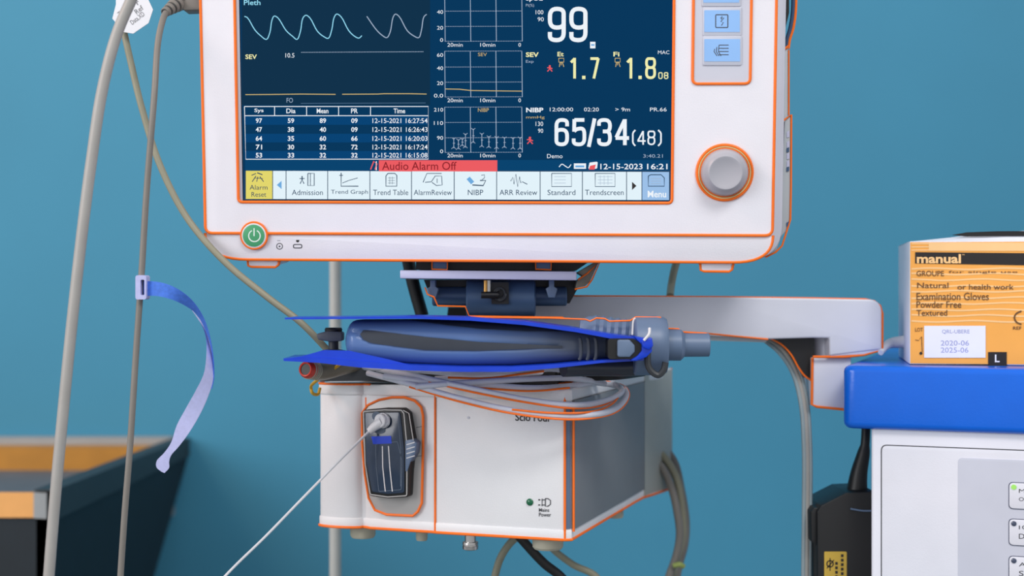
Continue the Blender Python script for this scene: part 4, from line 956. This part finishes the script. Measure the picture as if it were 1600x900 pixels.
prism_local(FR, rpoly([(p1.x, p1.z), (.50, p1.z), (.50, p1.z - .5), (p1.x, p1.z - .5)], .003, 5), .0047, .006, M['cabpanel'], MB(), .0002).build('control_overlay', trl)
for i, (y0, y1, words, led) in enumerate(((754, 794, ('Min', 'Open'), 'ledon'), (811, 851, ('10x', 'Doc'), 'ledoff'), (869, 909, ('Alt', 'Set'), 'ledoff'), (927, 967, None, 'ledoff'))):
    b0 = RL(1577, y0, .0047); b1 = RL(1577, y1, .0047); bw = .034
    bq = prism_local(FR, rpoly([(b0.x - .0005, b0.z + .0005), (b0.x + bw + .0005, b0.z + .0005), (b0.x + bw + .0005, b1.z - .0005), (b0.x - .0005, b1.z - .0005)], .0032, 5), .0043, .006, M['ledoff'], MB())
    prism_local(FR, rpoly([(b0.x, b0.z), (b0.x + bw, b0.z), (b0.x + bw, b1.z), (b0.x, b1.z)], .003, 5), .0039, .006, M['cab'], bq, .0003)
    if words:
        text(FR, words[0], 1592, y0 + 10, 1612, y0 + 16, .0038, M['greyink'], bq); text(FR, words[1], 1592, y0 + 23, 1615, y0 + 31, .0038, M['greyink'], bq)
    bq = bq.build('panel_button', trl)
    l_ = lathe(FR.w(1584, y0 + 7, .0039), FR.R @ Vector((0, -1, 0)), [(-.0005, .0018), (.0005, .0018), (.0009, .001), (.001, .0001)], M[led], n=20).build('indicator_light', bq)
    l_['label'] = 'lit green indicator' if i == 0 else 'unlit dark indicator'
for x in (cx0 + .05, .48):
    for y in (.05, .29):
        cst = MB(); lathe(FR.M @ Vector((x - .012, y, zfl + .03)), FR.R @ Vector((1, 0, 0)), [(0, .026), (.002, .030), (.022, .030), (.024, .026)], M['dark'], cst, n=28)
        tube([FR.M @ Vector((x, y, zfl + .025)), FR.M @ Vector((x, y, zfl + .075))], .008, M['chrome'], cst, False, 10, smooth=False); cst.build('castor', trl)

# power adapter hanging at the trolley's left side
ad = thing('power_adapter', 'black power adapter box with gold label hanging beside the trolley', 'power adapter', loc=W(1320, 960, .10))
ab = MB(); prism(F0, rpoly([(1277, 800), (1283, 790), (1322, 770), (1368, 768), (1368, 1010), (1279, 1010)], 3), .09, .14, M['black'], ab, bev=.002)
ab.build('housing', ad)
prism(F0, rpoly([(1267, 800), (1272, 793), (1284, 794), (1284, 854), (1275, 853), (1268, 846)], 3), .095, .125, M['black'], bev=.001).build('side_bump', ad)
sr_ = MB(); tube([W(1338, 775, .11), W(1342, 740, .11), W(1350, 705, .11), W(1352, 690, .11), W(1354, 640, .12)], lambda s: .0085 - .005 * min(1, s * 1.5), M['black'], sr_, False, 14)
lathe(W(1341, 782, .11), (0, 0, 1), [(0, .013), (.006, .012), (.009, .009)], M['black'], sr_, n=24)
sr_.build('strain_relief_cord', ad)
ptube(F0, [(1329, 795), (1348, 798), (1366, 798)], .0007, M['cuff'], None, .0885).build('seam', ad)
lb = prism(F0, rrect(1288, 862, 1323, 925, 2), .0893, .0905, M['goldlabel'])
for (x0, y0, x1, y1, s) in ((1305, 878, 1309, 925, None), (1314, 866, 1318, 925, None)):
    for yy in range(int(y0), int(y1), 7): rect(F0, x0, yy, x1, yy + 4.5, .0891, M['ink'], lb)
stroke(F0, circ(1297, 881, 5, 16), 1.8, .0891, M['ink'], lb, True); stroke(F0, [(1292, 888), (1303, 875)], 1.6, .0891, M['ink'], lb); stroke(F0, [(1297, 872), (1297, 892)], 1.4, .0891, M['ink'], lb)
lb.build('rating_label', ad)['label'] = 'gold rating label with black print'

# ------------------------------------------------------------------ glove box
zt_w = FR.M.translation.z
kk = (1.2 - zt_w) / (K * (570.5 - 450)) - 1     # depth at which picture row 570.5 meets the worktop
FB = Frame(W(1421, 570.5, kk + .004), yaw=11.5)
FB.M.translation.z = zt_w + .0004; FB.I = FB.M.inverted()
gb = thing('glove_box', 'orange and white card box of examination gloves on the blue worktop', 'glove box', FB)
hb = FB.loc(1421, 377).z
prism_local(FB, rpoly([(0, 0), (.24, 0), (.24, hb), (0, hb)], .001, 3), 0, .122, M['boxwhite'], MB(), .0012).build('carton', gb)
fp = MB()
V = [(0.0006, .0008), (.24, .0008), (.24, hb - .0008), (.0006, hb - .0008)]
prism_local(FB, V, -.0003, .0005, M['boxorange'], fp)
E = -.0005
BXr = 1760
def brect(x0, y0, x1, y1, m, d=E): rect(FB, x0, y0, x1, y1, d, M[m], fp)
for i, y in enumerate((381, 386, 391, 420, 428, 437, 447, 455, 465, 474, 484, 493, 502)):
    if y < 410: stroke(FB, [(1424, y), (1480, y - .6), (BXr, y + .5)], 1.8, E, M['boxpale'], fp)
    else:
        n_ = 14; stroke(FB, [(1424 + (BXr - 1424) * k_ / n_, y + 1.2 * math.sin(k_ * 1.3 + i)) for k_ in range(n_ + 1)], 2.6, E, M['boxpale'], fp, sub=3)
brect(1451, 379, BXr, 392, 'boxpale', E - .0001)
flat(FB, [(1430, 394), (BXr, 397), (BXr, 417), (1430, 411.5)], E - .0002, M['ink'], fp)
text(FB, 'manual', 1432.5, 397, 1501.5, 411.5, E - .0003, M['boxpale'], fp, .03)
text(FB, 'TM', 1503, 397, 1507, 399, E - .0003, M['boxpale'], fp)
for s, x0, y0, x1, y1, m in (('GROUPE', 1432, 423, 1475, 431.5, 'brownink'), ('Natural', 1433, 441.5, 1482, 450, 'brownink'), ('Examination Gloves', 1432, 457, 1545, 469, 'brownink'), ('Powder Free', 1432, 470.5, 1502, 481, 'brownink'), ('Textured', 1432, 484, 1480, 493.5, 'brownink'), ('LOT', 1430, 512, 1442, 518, 'brownink'), ('for single use', 1482, 423, 1590, 427.5, 'brownink'), ('or health work', 1496, 444, 1584, 452.5, 'brownink'), ('REF', 1583, 510, 1596, 515, 'brownink')):
    text(FB, s, x0, y0, x1, y1, E - .0003, M[m], fp, .008)
stroke(FB, [(1596, 486), (1588, 490), (1585, 496), (1588, 503), (1596, 507)], 2.6, E - .0003, M['brownink'], fp, sub=4)
brect(1444, 509, 1540, 559, 'sticker', E - .0003)
for s, x0, y0, x1, y1 in (('QRL-UBERE', 1472, 515, 1515, 522), ('2020-06', 1470, 532, 1514, 540), ('2025-06', 1470, 543, 1513, 551)):
    text(FB, s, x0, y0, x1, y1, E - .0004, M['blueink'], fp)
stroke(FB, [(1437, 530), (1440, 526), (1441, 550)], 1.0, E - .0003, M['brownink'], fp); flat(FB, circ(1439, 552, 2.4, 10), E - .0003, M['ink'], fp)
stroke(FB, [(1430, 531), (1436, 532)], 1.0, E - .0003, M['brownink'], fp)
brect(1544, 550, 1573, 573, 'ink', E - .0003); text(FB, 'L', 1554.5, 554, 1562, 566, E - .0004, M['sticker'], fp, .02)
brect(1421.5, 569.2, 1545, 572, 'ink', E - .0003)
fp.build('printed_front', gb)['label'] = 'orange printed front with black band and white sticker'
# lifted lid with the dark slot
lid = MB()
tp = [(0.0, hb), (.03, hb + .0030), (.055, hb + .0062), (.09, hb + .0080), (.13, hb + .0085), (.24, hb + .009)]
V = []; 
for x, z in tp: V += [(x, .0, hb - .0004), (x, .012, z), (x, .115, z), (x, .122, hb)]
V = [FB.M @ Vector(v) for v in V]; Fs = []
for i in range(len(tp) - 1):
    for k_ in range(3): Fs.append((4 * i + k_, 4 * i + 4 + k_, 4 * i + 5 + k_, 4 * i + 1 + k_))
Fs += [(0, 1, 2, 3), tuple(4 * (len(tp) - 1) + k_ for k_ in (3, 2, 1, 0))]
lid.add(V, Fs, M['boxwhite']); lid.build('lifted_lid', gb)
sl2 = MB(); V = [FB.w(x, y, .004) for x, y in ((1488, 367), (1510, 363), (1560, 361.2), (1640, 360.8), (1640, 369), (1560, 369), (1515, 369.5))]
sl2.add([v + Vector((0, 0, 0)) for v in V] , [list(range(7))], M['black'])
sl2.add([v + (FB.R @ Vector((0, .004, .0))) for v in V], [list(range(7))], M['black'])
sl2.build('dispensing_slot', gb)
# loose glove finger
gx = W(1392, 541, .13)
gl = MB(); tube([W(1376, 551, .10), W(1384, 541, .11), (W(1393, 536, .12)), W(1412, 534, .12)], lambda s: .0022 + .0028 * s, M['tag'], gl, False, 12)
tag(gl.build('white_glove_tip'), 'white glove tip poking out behind the glove box', 'glove')

# ------------------------------------------------------------------ open bin on the wall at the left
bin_ = thing('storage_bin', 'dark open-topped storage bin with wooden back on the wall at lower left', 'storage bin', loc=(-.75, WY - .2, .8))
zt2 = 1.2 - K * 236 * (1 + WY); YF = 1.2 - zt2; YF = (1.2 - zt2) / (K * 318) - 1
xr2 = K * (292 - 800) * (1 + WY); xr3 = K * (82 - 800) * (1 + YF)
xL = -1.25; zb2 = .62; tk = .016
def quadbox(P0, P1, z0, z1, th, m, name, lab=None):
    """upright board between plan points P0 and P1"""
    a_ = Vector((*P0, 0)); b_ = Vector((*P1, 0)); n_ = (b_ - a_).normalized(); n_ = Vector((-n_.y, n_.x, 0)) * th
    V = [a_ + Vector((0, 0, z0)), b_ + Vector((0, 0, z0)), b_ + n_ + Vector((0, 0, z0)), a_ + n_ + Vector((0, 0, z0))]
    V += [v + Vector((0, 0, z1 - z0)) for v in V]
    o_ = MB().add(V, [(0, 1, 2, 3), (4, 7, 6, 5), (0, 4, 5, 1), (1, 5, 6, 2), (2, 6, 7, 3), (3, 7, 4, 0)], m).build(name, bin_)
    if lab: o_['label'] = lab
yb_ = WY - .001
def side_s(pxx): return ((pxx - 800) * K * (1 + YF) - xr3) / ((xr2 - xr3) - (pxx - 800) * K * (yb_ - YF))
s9 = side_s(238); Y9 = YF + (yb_ - YF) * s9; z9 = 1.2 - K * 455 * (1 + Y9)
s8 = 1 + (s9 - 1) * (zt2 - .03 - zb2) / (zt2 - .03 - z9); s8 = max(.15, s8)
def sp_(s_, z): return Vector((xr3 + (xr2 - xr3) * s_, YF + (yb_ - YF) * s_, z))
V = [sp_(0, zb2), sp_(s8, zb2), sp_(1, zt2 - .03), sp_(1, zt2), sp_(0, zt2)]; V += [v - Vector((tk, 0, 0)) for v in V]
MB().add(V, [(0, 1, 2, 3, 4), (9, 8, 7, 6, 5)] + [(k_, (k_ + 1) % 5 + 0, (k_ + 1) % 5 + 5, k_ + 5) for k_ in range(5)], M['tray']).build('side_board', bin_)
V = [sp_(0, zt2 - .028), sp_(1, zt2 - .022), sp_(1, zt2 + .002), sp_(0, zt2 + .002)]; V = [v + Vector((.004, 0, 0)) for v in V] + [v - Vector((tk + .002, 0, 0)) for v in V]
MB().add(V, [(0, 1, 2, 3), (7, 6, 5, 4), (0, 4, 5, 1), (1, 5, 6, 2), (2, 6, 7, 3), (3, 7, 4, 0)], mat('rim_grey', (44, 52, 56), .5)).build('side_rim', bin_)
quadbox((xL, YF), (xr3, YF), zb2, zt2 - .004, .012, M['tray'], 'front_board')
quadbox((xL, yb_ - tk), (xr2 - tk, yb_ - tk), zt2 - .10, zt2 + .004, tk, M['trayrim'], 'rear_board')
quadbox((xL, yb_ - tk - .035), (xr2 - tk - .005, yb_ - tk - .035), zt2 - .10, zt2 - .006, .034, M['wood'], 'wooden_insert', 'amber wooden insert')
MB().add([Vector(v) for v in ((xL, YF + .012, zt2 - .035), (xr3 - tk, YF + .012, zt2 - .035), (xr2 - tk, yb_ - .05, zt2 - .035), (xL, yb_ - .05, zt2 - .035), (xL, YF + .012, zt2 - .045), (xr3 - tk, YF + .012, zt2 - .045), (xr2 - tk, yb_ - .05, zt2 - .045), (xL, yb_ - .05, zt2 - .045))], [(0, 1, 2, 3), (7, 6, 5, 4), (0, 4, 5, 1), (1, 5, 6, 2), (2, 6, 7, 3), (3, 7, 4, 0)], M['traygrey']).build('inner_shelf', bin_)
prism(F0, [(-300, 768), (54, 769), (54, 808), (-300, 808)], YF - .003, YF, M['traylabel'], at=YF).build('front_label', bin_)['label'] = 'peach label strip'
prism(F0, [(54, 769), (74, 770), (74, 810), (54, 809)], YF - .003, YF, M['trayrim'], at=YF).build('label_end', bin_)
